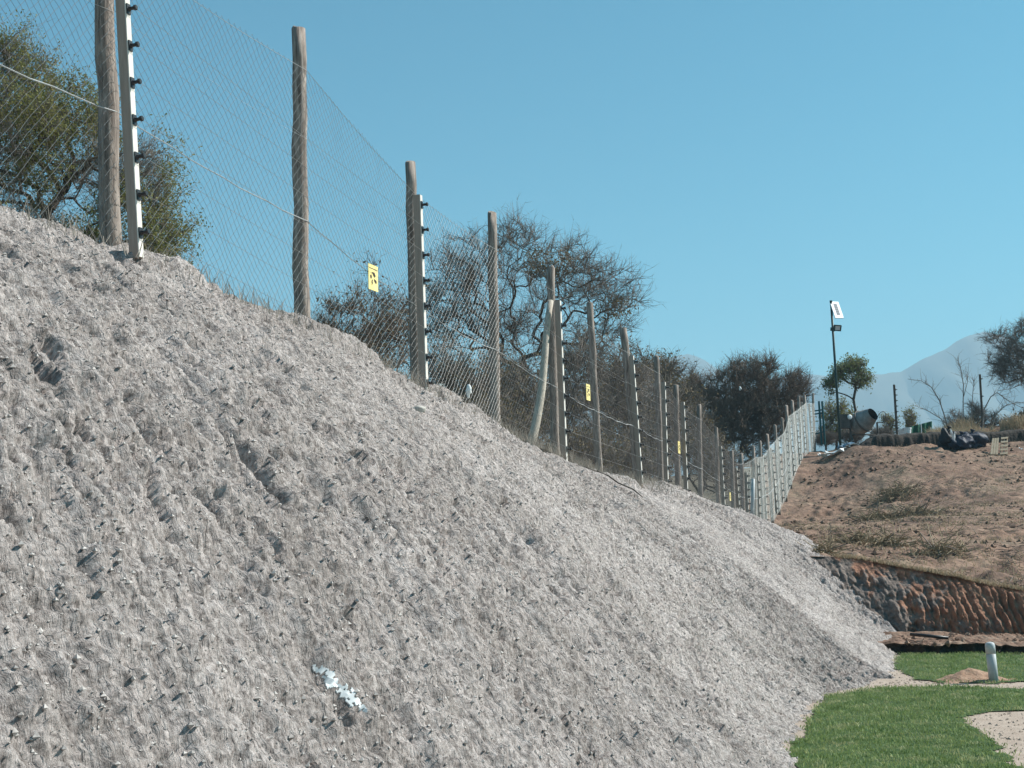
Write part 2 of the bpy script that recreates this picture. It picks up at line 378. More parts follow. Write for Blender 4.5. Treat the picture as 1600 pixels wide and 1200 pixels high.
Bc = Fc - hor * 1.6; Bc[:, 2] -= .30                     # a strip behind the fence
arc = np.concatenate([[0], np.cumsum(np.linalg.norm(np.diff(Fc, axis=0), axis=1))])
tv = np.linspace(-.16, 1.0, NV)
tt = tv[None, :, None]
Pm = np.where(tt < 0, Fc[:, None] + (Bc - Fc)[:, None] * (-tt / .16), Fc[:, None] + (Tc - Fc)[:, None] * tt)
# shoulder first runs out gently, then the face drops; the foot flattens a little
tcl = np.clip(tv, 0, 1)
bul = (.16 * np.sin(math.pi * np.clip(tcl * 1.25, 0, 1)) - .05 * np.exp(-((tcl - .90) / .10) ** 2) * (tcl > 0))[None, :]
hgt = (Fc[:, 2] - Tc[:, 2])[:, None] / 3.3
du = np.gradient(Pm, axis=0); dv = np.gradient(Pm, axis=1)
Nn = nrm(np.cross(du, dv)); Nn = np.where(Nn[..., 2:] < 0, -Nn, Nn)
slope_len = np.linalg.norm(Tc - Fc, axis=1)
A = arc[:, None] + 0 * tv[None, :]; Bm = slope_len[:, None] * tv[None, :]
wrp = .12 * vn(A / .5, Bm / .7, 5)
near = 1.0
disp = bul * hgt
disp = disp + .10 * fbm(A / 2.1, Bm / 3.2, 11, 2)
A2 = A + .32 * Bm
rill = vn(A2 / .30 + wrp * 2, Bm / 1.7, 21); disp = disp + .040 * rill - .03 * sstep(.45, .85, vn(A2 / .17 + wrp, Bm / .7, 31))
def bil_(a, b, sd): return 1 - np.abs(vn(a, b, sd)) * 2          # soft lumps parted by narrow crevices
patch = sstep(-.5, .4, fbm(A / 1.1, Bm / 1.4, 87, 2))
disp = disp + .022 * vn(A / .15 + wrp, Bm / .24, 41) - .020 * (1 - np.abs(vn(A / .10 + wrp, Bm / .17, 43))) ** 5 * patch
disp = disp + .016 * vn(A2 / .055, Bm / .08, 51) + .013 * vn(A / .030 + 4 * wrp, Bm / .034, 61) + .009 * vn(A / .016, Bm / .018, 71)
disp = disp + .036 * fbm(A2 / .085 + 2 * wrp, Bm / .55, 86, 3) - .055 * sstep(.30, .8, vn(A2 / .055 + 2 * wrp, Bm / .38, 88)) * patch
cre = fbm(A2 / .055 + wrp * 3, Bm / .17, 81, 3)
disp = disp - .12 * sstep(.36, .54, cre) * sstep(-.15, .45, vn(A / .7, Bm / .9, 83))
disp = disp - .05 * sstep(.42, .75, vn(A2 / .036, Bm / .06, 85)) * (.3 + .7 * patch)
crest_n = .10 * vn(A / .9, 0 * A, 89) + .05 * vn(A / .3, 0 * A, 90)
disp = disp + crest_n * np.exp(-((tv - .03) / .06) ** 2)[None, :]
edge = sstep(-.16, -.05, tv)[None, :] * (1 - .75 * sstep(.96, 1, tv))[None, :]
fl = 1 - .55 * np.exp(-((tv - 0) / .03) ** 2)[None, :]
Pb = Pm + Nn * (disp * edge * fl)[..., None]
BV = Pb.reshape(-1, 3)
bank = obj('bank', BV, grid_faces(NU, NV), M['bank'], None, True); tag(bank, kind='structure')
uvl = bank.data.uv_layers.new(name='slope'); li = np.empty(len(bank.data.loops), np.int32); bank.data.loops.foreach_get('vertex_index', li)
uvl.data.foreach_set('uv', np.stack([A2.ravel(), Bm.ravel()], -1)[li].astype(np.float32).ravel())
bpx, bpy_ = project(BV)
bdist = BV[:, 1]
def bank_pick(px, py):                                   # nearest bank vertex under a pixel (front-most of the close ones)
    e = (bpx - px) ** 2 + (bpy_ - py) ** 2
    c = np.where(e < max(9, e.min() * 1.5))[0]
    return BV[c[np.argmin(bdist[c])]]

# land behind the fence, on to the left
NB = 90
yb = np.linspace(1.6, 64, NB); cb = crest_at(yb)
offs = np.array([1.2, 2.5, 5, 9, 15, 25, 40, 70, 120, 220]); drop = np.array([.28, .6, .8, .9, 1.0, 1.0, .9, .8, 1, 1.4])
fd = np.array([-.94, .33, 0])
Vf = cb[:, None] + fd * offs[None, :, None]; Vf[..., 2] -= drop[None] ; Vf[..., 2] += .12 * fbm(Vf[..., 0] / 3, Vf[..., 1] / 3, 91, 3) * sstep(1, 4, offs)[None]
tag(obj('field', Vf.reshape(-1, 3), grid_faces(NB, len(offs), True), M['field'], None, True), kind='structure')

# ------------------------------------------------------------------ brown slope, cut face, ledge
def ycut(X): return np.interp(X, [4, 5.3, 6.2, 7.4, 9, 14, 45], [22.6, 22.3, 21.5, 20.7, 20.4, 20.2, 20.2])
def zcut(X): return np.interp(X, [4, 5.3, 6.2, 7.4, 9, 14, 45], [1.3, 1.26, 1.02, .74, .62, .5, .45])
def slope_z(X, Y):
    xf = np.interp(Y, CREST[:, 1], CREST[:, 0])
    zl = np.interp(Y, [20, 22.5, 27, 34, 39, 43, 46, 50, 54, 57, 60, 66, 120], [1.1, 1.2, 1.45, 1.74, 1.86, 1.82, 2.15, 2.95, 4.2, 4.85, 5.15, 5.35, 5.5])
    zr = np.interp(Y, [20, 24, 30, 40, 46, 50, 53, 55, 57, 62, 120], [.75, 1.0, 1.45, 2.3, 2.95, 3.7, 4.55, 5.02, 5.2, 5.42, 5.5])
    k = sstep(.2, 1, (X - xf) / np.interp(Y, [45, 55], [8.0, 2.2]))
    z = zl * (1 - k) + zr * k
    z = z + .75 * np.exp(-((Y - 61.6) / 2.2) ** 2) * sstep(17.6, 20.5, X)
    yc = ycut(X); q = sstep(0, 6, Y - yc)
    return zcut(X) * (1 - q) + z * q
nx, ny = 310, 400
gx = 4.0 * (46 / 4.0) ** np.linspace(0, 1, nx)
v01 = np.linspace(0, 1, ny) ** 1.0
yc = ycut(gx)
GX = gx[None, :] + 0 * v01[:, None]
GY = yc[None, :] + (74 - yc[None, :]) * v01[:, None]
xfl = np.interp(GY, CREST[:, 1], CREST[:, 0])
# the sheet's left border follows the fence
lo = np.maximum(4.0, xfl - 1.6)
GX = lo + (gx[None, :] - 4.0) / 42.0 * (46 - lo)
GYc = ycut(GX) + (74 - ycut(GX)) * v01[:, None]; GY = GYc
GZ = slope_z(GX, GY)
er = sstep(0, .04, v01)[:, None]
GZ = GZ + (.08 * fbm(GX / 2.6, GY / 3.2, 101, 3) + .09 * fbm(GX / .6, GY / .8, 111, 4, .65) + .09 * vn(GX / .22, GY / .3, 121) * sstep(-.1, .5, vn(GX / 1.8, GY / 2.2, 125))) * (.25 + .75 * er)
GZ = GZ - .10 * sstep(.35, .7, vn(GX / 2.4 + .4 * GY, GY / 1.5, 131)) * er
slope = obj('hillside', np.stack([GX, GY, GZ], -1).reshape(-1, 3), grid_faces(ny, nx, True), M['soil'], None, True); tag(slope, kind='structure')
def ground_z(x, y): return float(slope_z(np.array([x]), np.array([y]))[0] + .08 * fbm(np.array([x / 2.6]), np.array([y / 3.2]), 101, 3)[0])
def hill_z(X, Y):
    v = (Y - ycut(X)) / (74 - ycut(X)); iy = np.clip((v * (ny - 1)).round().astype(int), 0, ny - 1)
    lo_ = np.maximum(4.0, np.interp(Y, CREST[:, 1], CREST[:, 0]) - 1.6); g_ = 4.0 + (X - lo_) / (46 - lo_) * 42.0
    ix = np.clip((np.log(np.maximum(g_, 4) / 4.0) / math.log(46 / 4.0) * (nx - 1)).round().astype(int), 0, nx - 1); return GZ[iy, ix]
# cut face with the tooth marks of the digger
cx = np.concatenate([np.linspace(4.6, 11, 640), np.linspace(11.05, 40, 110)]); cv = np.linspace(0, 1, 64)
CX = cx[:, None] + 0 * cv; tb = cv[None, :]
yb_ = np.interp(cx, [4.6, 5.6, 7.4, 9, 40], [21.2, 20.7, 20.25, 20.1, 20.0])[:, None]
zt = np.interp(cx, [4, 5.3, 6.2, 7.4, 9, 14, 45], [1.3, 1.26, 1.02, .74, .62, .5, .45])[:, None] + .08 * fbm(cx / 2.6, ycut(cx) / 3.2, 101, 3)[:, None] * .25
CZ = -.02 + (zt + .02) * tb
CY = yb_ + (ycut(cx)[:, None] + .03 - yb_) * tb ** 1.6
tooth = np.abs(((CX * 8.0 + .75 * vn(CX / .33, CZ / .5, 141) + .25 * vn(CX / .1, CZ / .2, 142) + .12 * CZ) % 1.0) - .5) * 2
tooth = tooth ** .7
amp = .085 * sstep(.02, .25, tb) * (1 - sstep(.85, 1, tb)) * (.35 + .65 * sstep(-.35, .35, vn(CX / .55, 0 * CX, 143)))
CY = CY - amp * tooth - .10 * fbm(CX / .16, CZ / .45, 151, 4, .6) - .05 * fbm(CX / .6, CZ / .5, 153, 2) - .018 * vn(CX / .03, CZ / .045, 157) - .11 * fbm(CX / .17, CZ / .13, 158, 4, .6) * (1 - .8 * sstep(6.0, 7.0, CX)) * (1 - .9 * sstep(.9, 1, tb)) + .02
face = obj('cut_face', np.stack([CX, CY, CZ], -1).reshape(-1, 3), grid_faces(len(cx), len(cv), True), M['cut'], None, True); tag(face, kind='structure')
# dirt ledge at its foot
lx = np.concatenate([np.linspace(4.3, 12, 620), np.linspace(12.05, 30, 120)]); prof = [(0, -.03), (0.0, .02), (.015, .07), (.03, .12), (.07, .135)] + [(.07 + .12 * q, .135 + .002 * q) for q in range(1, 16)]
LV = []
for k, (dy, dz) in enumerate(prof):
    jag = .22 * fbm(lx / .5, 0 * lx, 161, 4) + .07 * vn(lx / .09, 0 * lx, 165)
    y0 = np.interp(lx, [5, 5.8, 7, 30], [19.35, 18.9, 18.72, 18.6])
    LV.append(np.stack([lx, y0 + dy + jag * (1 if dy < .1 else .2) - (.05 if k in (3, 4) else 0), dz + (.085 if k > 3 else .05) * fbm(lx / .34, 0 * lx + dy * 2.6, 170, 5, .6) * (k > 1)], -1))
LV = np.stack(LV, 1)
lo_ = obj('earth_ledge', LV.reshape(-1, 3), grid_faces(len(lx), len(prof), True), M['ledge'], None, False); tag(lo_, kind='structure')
lo_.data.materials.append(M['dark_soil_and_shade']); mi = np.tile((np.arange(len(prof) - 1) < 3).astype(np.int32), len(lx) - 1); lo_.data.polygons.foreach_set('material_index', mi)  # front faces coloured near black: the ledge's shade painted on
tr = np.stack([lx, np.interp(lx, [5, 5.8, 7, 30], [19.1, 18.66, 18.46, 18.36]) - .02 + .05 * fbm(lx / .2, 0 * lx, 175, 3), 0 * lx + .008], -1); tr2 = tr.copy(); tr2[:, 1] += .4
tag(obj('ledge_shade_strip', np.stack([tr, tr2], 1).reshape(-1, 3), grid_faces(len(lx), 2, True), M['dark_soil_and_shade']), kind='structure')  # flat dark strip, painted shade in front of the ledge, no real hollow
# low dark ridge of dug soil along the top
rx = np.linspace(0, 1, 260); rv = np.concatenate([np.linspace(-1, -.7, 10, endpoint=False), np.linspace(-.7, 1, 14)])
A0, A1 = at(1325, 700, 55.5), at(1760, 690, 56.5)
ctr = A0[None] + (A1 - A0)[None] * rx[:, None]
H = (.40 * sstep(0, .10, rx) * (1 - .3 * sstep(.7, 1, rx)) + .05 * fbm(rx * 30, 0 * rx, 181, 3))[:, None] * np.where(rv[None] < 0, np.clip(1 - np.abs(rv[None]) ** 9, 0, 1), np.clip(1 - np.abs(rv[None]) ** 1.6, 0, 1))
RP = np.stack([ctr[:, 0:1] + 0 * rv, ctr[:, 1:2] + .9 * rv[None] + .1 * fbm(rx * 40, 0 * rx, 185, 3)[:, None], slope_z(ctr[:, 0:1] + 0 * rv, ctr[:, 1:2] + .9 * rv[None]) - .12 + H * 1.45], -1)
RP[..., 2] += .05 * fbm(RP[..., 0] / .25, RP[..., 1] / .25, 188, 3)
tag(obj('earth_ridge', RP.reshape(-1, 3), grid_faces(260, 24, True), M['dark_soil_and_shade'], None, False), kind='structure')

# ------------------------------------------------------------------ lawn
def inside(poly, x, y):
    poly = np.asarray(poly); r = np.zeros(x.shape, bool); n = len(poly); j = n - 1
    for i in range(n):
        xi, yi = poly[i]; xj, yj = poly[j]
        c = ((yi > y) != (yj > y)) & (x < (xj - xi) * (y - yi) / (yj - yi + 1e-12) + xi); r ^= c; j = i
    return r
def gpoly(pts): return np.array([on_z(x, y)[:2] for x, y in pts])
lawn_near = gpoly([(1235, 1168), (1265, 1127), (1290, 1090), (1350, 1078), (1440, 1074), (1500, 1073), (1600, 1078), (2600, 1086), (2600, 1112), (1640, 1107), (1560, 1113), (1502, 1123), (1545, 1150), (1575, 1180), (1610, 1215), (1720, 1330), (1260, 1330), (1250, 1215)])
lawn_far = gpoly([(1402, 1021), (1440, 1020), (1600, 1022), (2600, 1027), (2600, 1074), (1600, 1067), (1548, 1068), (1470, 1067), (1432, 1063), (1400, 1045)])
rg = np.random.default_rng(4)
def build_lawn(poly, nm, cell=.045):
    x0, y0 = poly.min(0); x1, y1 = poly.max(0); x1 = min(x1, 12.0)
    X, Y = np.meshgrid(np.arange(x0, x1, cell), np.arange(y0, y1, cell), indexing='ij')
    wx, wy = .12 * fbm(X / .25, Y / .25, 201, 4, .65), .22 * fbm(X / .25, Y / .25, 205, 4, .65)
    m = inside(poly, X + wx, Y + wy)
    ids = -np.ones((X.shape[0] + 1, X.shape[1] + 1), int)
    ii, jj = np.where(m)
    need = np.zeros_like(ids, bool)
    for a, b in ((0, 0), (1, 0), (1, 1), (0, 1)): need[ii + a, jj + b] = True
    ids[need] = np.arange(need.sum()); pi, pj = np.where(need)
    vx, vy = x0 + (pi - .5) * cell, y0 + (pj - .5) * cell
    V = np.stack([vx, vy, .010 + .008 * fbm(vx / .5, vy / .5, 211, 3)], -1)
    Fq = np.stack([ids[ii, jj], ids[ii + 1, jj], ids[ii + 1, jj + 1], ids[ii, jj + 1]], -1)
    o = obj(nm, V, Fq, M['turf'], None, True); tag(o, kind='structure')
    return X[m], Y[m], cell
BL = []
for poly, nm, dens in ((lawn_near, 'lawn', 4.0), (lawn_far, 'lawn_beyond', 2.6)):
    X, Y, c = build_lawn(poly, nm)
    n = int(len(X) * dens)
    k = rg.integers(0, len(X), n); BL.append(np.stack([X[k] + rg.normal(0, c, n) * .9, Y[k] + rg.normal(0, c, n) * .9], -1))
P = np.vstack(BL); n = len(P)
def blades(base, h, wd, lean, rng, droop=.35):            # two-quad blades
    n = len(base); an = rng.uniform(0, 2 * math.pi, n); side = np.stack([np.cos(an), np.sin(an), 0 * an], -1)
    la = rng.uniform(0, 2 * math.pi, n); ld = np.stack([np.cos(la), np.sin(la), 0 * la], -1) * (lean * rng.uniform(.2, 1, n))[:, None]
    h = np.broadcast_to(h, (n,)); wd = np.broadcast_to(wd, (n,))
    b0 = base; mid = base + ld * (h * .45)[:, None]; mid[:, 2] += h * .6
    tip = base + ld * h[:, None] * 1.15; tip[:, 2] += h * (1 - droop * rng.uniform(0, 1, n))
    V = np.stack([b0 - side * wd[:, None] / 2, b0 + side * wd[:, None] / 2, mid + side * wd[:, None] * .4, mid - side * wd[:, None] * .4, tip], 1)
    o_ = (np.arange(n) * 5)[:, None]
    F = np.concatenate([o_ + np.array([[0, 1, 2]]), o_ + np.array([[0, 2, 3]]), o_ + np.array([[3, 2, 4]])], 0)
    return V.reshape(-1, 3), F
base = np.concatenate([P, np.full((n, 1), .012)], 1)
hh = rg.uniform(.016, .036, n) * (1 + .5 * fbm(P[:, 0] / .4, P[:, 1] / .4, 221, 3))
V, F = blades(base, hh, rg.uniform(.005, .009, n), .9, rg)
o = obj('lawn_grass', V, F, M['grass']); tag(o, 'short mown green grass covering the lawn below the bank', 'grass', kind='stuff')
# gravel and crumbs on the sandy strip
oc = np.array([(1, 0, 0), (-1, 0, 0), (0, 1, 0), (0, -1, 0), (0, 0, 1), (0, 0, -1)], float); of = np.array([(0, 2, 4), (2, 1, 4), (1, 3, 4), (3, 0, 4), (2, 0, 5), (1, 2, 5), (3, 1, 5), (0, 3, 5)])
def crumbs(cc, rr, rng, flat=.8):
    n = len(cc); sc_ = rr[:, None, None] * rng.uniform(.5, 1.35, (n, 6, 1)); an = rng.uniform(0, 6.28, n); ca, sa = np.cos(an)[:, None], np.sin(an)[:, None]
    o_ = oc[None] * sc_ * np.array([1.2, 1.0, flat]); x_ = o_[..., 0] * ca - o_[..., 1] * sa; y_ = o_[..., 0] * sa + o_[..., 1] * ca
    V = cc[:, None] + np.stack([x_, y_, o_[..., 2]], -1)
    return V.reshape(-1, 3), (of[None] + (np.arange(n) * 6)[:, None, None]).reshape(-1, 3)
n = 9000; X = rg.uniform(1.5, 9, n); Y = rg.uniform(8, 18.3, n)
kp = ~inside(lawn_near, X, Y) & ~inside(lawn_far, X, Y); X, Y = X[kp], Y[kp]
V, F = crumbs(np.stack([X, Y, 0 * X + .002], -1), rg.uniform(.004, .016, len(X)), rg)
o = obj('path_gravel', V, F, M['sand']); tag(o, 'pale gravel crumbs on the sandy ground between the lawns', 'gravel', kind='stuff')

# ------------------------------------------------------------------ the fences
ins_mesh = None
def insulator_mesh():
    b = MB()
    b.box((.004, 0, 0), (1, 0, 0), (0, 1, 0), (0, 0, 1), .004, .020, .034)
    b.lathe((.006, 0, 0), (1, 0, 0), [(0, .020), (.012, .013), (.040, .012), (.043, .019), (.056, .019), (.060, .014)], 8)
    return make_mesh('insulator', b.v, b.f, M['black'], False)
INS = insulator_mesh()

def pole(name, b, t, dia, parent, material, seed, sides=12, n=9):
    rg_ = np.random.default_rng(seed); b = np.asarray(b); t = np.asarray(t)
    ax = nrm(t - b); ks = np.linspace(0, 1, n)
    pts = [b - ax * .35] + [b + (t - b) * k + np.array([rg_.uniform(-1, 1), rg_.uniform(-1, 1), 0]) * dia * .07 for k in ks]
    rad = [dia / 2 * 1.04] + list(dia / 2 * (1.04 - .12 * ks) * (1 + rg_.uniform(-.04, .04, n)))
    pts += [t + ax * .012]; rad += [dia / 2 * .80]
    m = MB(); m.tube(pts, rad, sides, True, .025, seed)
    return m.build(name, material, parent, True)

def flat_top(o):
    me = o.data
    for p in me.polygons:
        if p.area > 0 and len(p.vertices) > 4: p.use_smooth = False

def chain_link(b0, b1, t0, t1, cw, ch, wr, parent, name='mesh_panel', seed=0, wm='wire'):
    b0, b1, t0, t1 = map(np.asarray, (b0, b1, t0, t1))
    L = np.linalg.norm(b1 - b0); Hh = np.linalg.norm(t0 - b0)
    nx_ = max(2, int(round(L / (cw / 2)))); nz = max(2, int(round(Hh / (ch / 2))))
    I, J = np.meshgrid(np.arange(nx_ + 1), np.arange(nz + 1), indexing='ij')
    u = (I / nx_)[..., None]; v = (J / nz)[..., None]
    Pp = (b0 * (1 - u) + b1 * u) * (1 - v) + (t0 * (1 - u) + t1 * u) * v
    nr = nrm(np.cross(b1 - b0, t0 - b0)); rg_ = np.random.default_rng(seed)
    bow = .025 * fbm(I / 9 + seed, J / 11, 300, 2)[..., None] * np.sin(math.pi * u)
    Pp = Pp + nr * bow + rg_.uniform(-1, 1, Pp.shape) * cw * .035
    ok = (I + J) % 2 == 0
    s0, s1 = [], []
    a = ok[:-1, :-1]; s0.append(Pp[:-1, :-1][a]); s1.append(Pp[1:, 1:][a])
    a = ok[1:, :-1]; s0.append(Pp[1:, :-1][a]); s1.append(Pp[:-1, 1:][a])
    s0, s1 = np.vstack(s0), np.vstack(s1)
    tw = ok.copy()                                             # little twist at each crossing
    V, F = seg_tubes(s0, s1, wr, wr, 3)
    k = Pp[ok]; V2, F2 = seg_tubes(k - np.array([0, 0, wr * 2.2]), k + np.array([0, 0, wr * 2.2]), wr * 1.5, wr * 1.5, 4)
    if wm != 'wire': return obj(name, V, F, M[wm], parent)
    return obj(name, np.vstack([V, V2]), np.vstack([F, F2 + len(V)]), M[wm], parent)

fdir = nrm(FB[6] - FB[0]); fdir[2] = 0; fdir = nrm(fdir); fout = np.array([fdir[1], -fdir[0], 0])
rotz_out = math.atan2(fout[1], fout[0])

def build_fence(root, posts, rails, first_shared, mesh_frac, cw, wr, extra=None, seed=0):
    B = [at(p[0], p[1], p[4]) for p in posts]; T = [at(p[2], p[3], p[4]) for p in posts]
    dia = [p[5] for p in posts]
    if extra is not None:
        B = extra[0] + B; T = extra[1] + T; dia = [.125] * len(extra[0]) + dia
    for i, (b, t) in enumerate(zip(B, T)):
        if first_shared and i == 0: continue
        far = b[1] > 30
        o = pole('post', b, t, dia[i], root, M['wood'], seed + i, 8 if far else 14, 5 if far else 11); flat_top(o)
    off = fout * .062
    for i in range(len(B) - 1):
        f0 = mesh_frac * (1 + .03 * math.sin(i * 2.3)); f1 = mesh_frac * (1 + .03 * math.sin((i + 1) * 2.3))
        b0, b1 = B[i] + off, B[i + 1] + off
        t0, t1 = b0 + (T[i] - B[i]) * f0, b1 + (T[i + 1] - B[i + 1]) * f1
        # panels share a level top: height of 2.0 m where the post allows
        wr_ = wr if (first_shared or b0[1] < 15) else .00085
        chain_link(b0 - np.array([0, 0, .04]), b1 - np.array([0, 0, .04]), t0, t1, cw, cw, wr_, root, seed=seed + i, wm='wire2' if first_shared else ('wire' if b0[1] < 15 else 'wire_old'))
    for fr, rr, nm in ((mesh_frac, .0022, 'top_wire'), (.345, .0045, 'straining_wire'), (.62, .0012, 'straining_wire')):
        P0, P1 = [], []
        for i in range(len(B) - 1):
            pr = None
            for k in range(13):
                u = k / 12; f_ = fr * (1 + .03 * math.sin(i * 2.3) * (1 - u) + .03 * math.sin((i + 1) * 2.3) * u) if nm == 'top_wire' else fr
                p = (B[i] + (T[i] - B[i]) * f_) * (1 - u) + (B[i + 1] + (T[i + 1] - B[i + 1]) * f_) * u + fout * .068
                p = p - np.array([0, 0, .035 * math.sin(math.pi * u)]) + (np.array([0, 0, .006]) * math.sin(k * 2.1 + i) if nm != 'top_wire' else 0)
                if pr is not None: P0.append(pr); P1.append(p)
                pr = p
        V, F = seg_tubes(P0, P1, rr, rr, 4); obj(nm, V, F, M['strand'], root)
    # rails with their insulators
    tips = []
    for (bx, by, tx, ty, Y, n) in rails:
        b, t = at(bx, by, Y), at(tx, ty, Y); ax = nrm(t - b); b = b - ax * .05
        o_ = nrm(fout - ax * (fout @ ax)); s_ = np.cross(ax, o_)
        m = MB(); c = (b + t) / 2; hl = np.linalg.norm(t - b) / 2
        m.box(c, o_, s_, ax, .034, .024, hl); rail = m.build('rail', M['rail'], root)
        m = MB(); m.box(c + o_ * .0375, o_, s_, ax, .0035, .0255, hl - .004); m.build('face_strip', M['rail_face'], rail)
        rl = root_loc(root); row = []
        rot = Matrix((tuple(o_), tuple(s_), tuple(ax))).transposed().to_euler()
        for k in range(n):
            h = .16 + (2 * hl - .26) * k / (n - 1)
            p = b + ax * h + o_ * .0412
            i_ = bpy.data.objects.new('insulator', INS); col.objects.link(i_); i_.parent = rail
            i_.location = tuple(p - rl); i_.rotation_euler = rot
            row.append(p + o_ * .047)
        tips.append(row)
    for k in range(min(len(r) for r in tips)):
        P0 = [r[k] for r in tips[:-1]]; P1 = [r[k] for r in tips[1:]]
        V, F = seg_tubes(P0, P1, .0015, .0015, 3); obj('electric_wire', V, F, M['strand'], root)
    return B, T

fence = thing('perimeter_fence', FB[0], 'long wire mesh fence with wooden posts and insulator rails along the bank top', 'fence')
ext_b = [PRE[1], PRE[2]]; ext_t = [q + np.array([-.12, 0, 2.3]) for q in ext_b]
FBp, FTp = build_fence(fence, POSTS, RAILS, False,   .84, .080, .0013, (ext_b, ext_t), 10)
fence2 = thing('hill_fence', FB[len(POSTS)], 'pale mesh fence with close insulator rails climbing the brown hill from the gully', 'fence')
build_fence(fence2, HILL, HRAILS, True, .84, .095, .0012, None, 60)
# props: the pale leaning pole and the stake
b, t = at(829, 698, 16.9), at(864, 470, 17.5)
m = MB(); rg_ = np.random.default_rng(3)
pts = [b + (t - b) * k + np.array([.03 * math.sin(k * 5), 0, 0]) for k in np.linspace(-.08, 1, 10)]
m.tube(pts, np.linspace(.058, .036, 10), 12, True, .03, 3)
o = m.build('leaning_pole', M['pale_wood'], None, True)
tag(o, 'pale debarked pole leaning against a dark fence post as a prop', 'pole')
b, t = at(1173, 812, 39.2), at(1177, 748, 39.2)
m = MB(); m.tube([b - [0, 0, .1], (b + t) / 2 + [.02, 0, 0], t], [.055, .05, .045], 10, True, .02, 5)
tag(m.build('white_stake', M['pvc'], None, True), 'short white stake standing in the gully before the mesh fence', 'stake')

# warning signs
def sign(px, py, Y, wd, ht, label):
    Ys = np.linspace(Y - 2.5, Y + 1, 500); pp = np.array([at(px, py, q) for q in Ys]); dv_ = (pp - crest_at(Ys)) @ fout
    c = pp[np.argmin(np.abs(dv_ - .085))]; root = thing('warning_sign', c, label, 'sign', 'yellow warning signs on the mesh')
    m = MB(); up = np.array([0, 0, 1.0]); m.box(c, fdir, up, fout, wd / 2, ht / 2, .002); m.build('plate', M['yellow'], root)
    m = MB(); f = c + fout * .0035
    def pt(u, v): return f + fdir * (u * wd) + up * (v * ht)
    def poly(ps):
        n = len(ps); v = [pt(*p) for p in ps] + [pt(*p) + fout * .001 for p in ps]
        m.add(v, [tuple(range(n, 2 * n))] + [(i, (i + 1) % n, n + (i + 1) % n, n + i) for i in range(n)])
    poly([(-.42, .355), (.42, .355), (.42, .335), (-.42, .335)])
    poly([(-.20, .20), (.10, .22), (.22, .10), (.16, .02), (.02, .06), (-.06, .14)])          # hand
    poly([(-.34, .06), (-.22, .10), (-.16, .0), (-.24, -.08), (-.32, -.04)])
    poly([(.06, -.04), (.30, -.08), (.34, -.18), (.22, -.20), (.08, -.12)])                    # bolt pieces
    poly([(-.16, -.10), (-.06, -.08), (-.12, -.2), (-.04, -.2), (-.2, -.33), (-.16, -.22), (-.22, -.22)])
    m.build('pictogram', M['ink'], root)
sign(583, 434, 12.55, .20, .23, 'yellow warning sign on the mesh between the tall second and third posts')
sign(919, 613, 19.1, .185, .22, 'yellow warning sign beside the pale bent post, at half its height')
sign(1061, 699, 26.2, .185, .23, 'small yellow warning sign low on the far dark rail')
sign(1141, 776, 35.2, .17, .20, 'tiny yellow sign near the ground by the gully')

# loose net hanging at the second rail, white rag, pale stone, hose and bits on the bank
c = at(706, 632, 14.2)
rg_ = np.random.default_rng(8); P0 = []; P1 = []
corner = [at(676, 606, 13.6), at(690, 598, 13.7), at(722, 634, 14.6), at(752, 668, 15.1)]
lowr = [at(690, 636, 13.5), at(700, 640, 13.7), at(716, 652, 14.3), at(748, 672, 14.9)]
gr = np.zeros((27, 9, 3))
for i in range(27):
    u = i / 26 * 3; k = min(2, int(u)); q = u - k
    a_ = corner[k] * (1 - q) + corner[k + 1] * q; b_ = lowr[k] * (1 - q) + lowr[k + 1] * q
    for j in range(9): gr[i, j] = a_ + (b_ - a_) * j / 8 + fout * (.10 * math.sin(i * .5) * math.sin(j / 8 * 3.1)) + rg_.uniform(-.012, .012, 3)
for di, dj in ((1, 1), (1, -1)):
    for i in range(26):
        for j in range(9):
            if 0 <= j + dj < 9: P0.append(gr[i, j]); P1.append(gr[i + di, j + dj])
V, F = seg_tubes(P0, P1, .004, .004, 3)
net = thing('loose_net', c, 'crumpled piece of loose netting at the mesh foot beside the third post rail', 'netting')
obj('net_wires', V, F, M['net'], net)

def lump(name, c, rad, material, seed, label=None, cat=None, group=None, amp=.25, nu=16, nv=10, parent=None, sq=(1, 1, 1), freq=1.6, smooth=True):
    v = []; f = []
    for j in range(nv + 1):
        th = math.pi * j / nv
        for i in range(nu):
            ph = 2 * math.pi * i / nu; d = np.array([math.sin(th) * math.cos(ph), math.sin(th) * math.sin(ph), math.cos(th)])
            k = 1 + amp * float(vn(np.array([d[0] * freq + d[2] * .7 + seed * 3.1]), np.array([d[1] * freq - d[2] * freq]), seed)[0])
            v.append(np.asarray(c) + d * np.asarray(rad) * k)
    for j in range(nv):
        for i in range(nu):
            i2 = (i + 1) % nu; f.append((j * nu + i, (j + 1) * nu + i, (j + 1) * nu + i2, j * nu + i2))
    o = obj(name, v, f, material, parent, smooth)
    if label: tag(o, label, cat, group)
    return o
p = bank_pick(655, 640); lump('pale_stone', p + np.array([0, 0, .01]), (.055, .05, .028), M['stone'], 3, 'pale flat stone lying on the bank just below the third post', 'stone')
p = bank_pick(733, 612) if False else at(732, 611, 14.4); lump('white_rag', p, (.03, .02, .055), M['white'], 6, 'small white rag caught on the loose netting', 'rag', amp=.5)
hp = [bank_pick(x, y) + np.array([.02, -.03, .035]) for x, y in ((914, 733), (930, 738), (948, 745), (965, 757), (985, 770), (1003, 780))]
m = MB(); m.tube(hp, [.007, .010, .010, .009, .008, .004], 7, True, .1, 4)
tag(m.build('dry_stick', M['bark'], None, True), 'thin dark stick lying on the bank shoulder below the fence', 'stick')
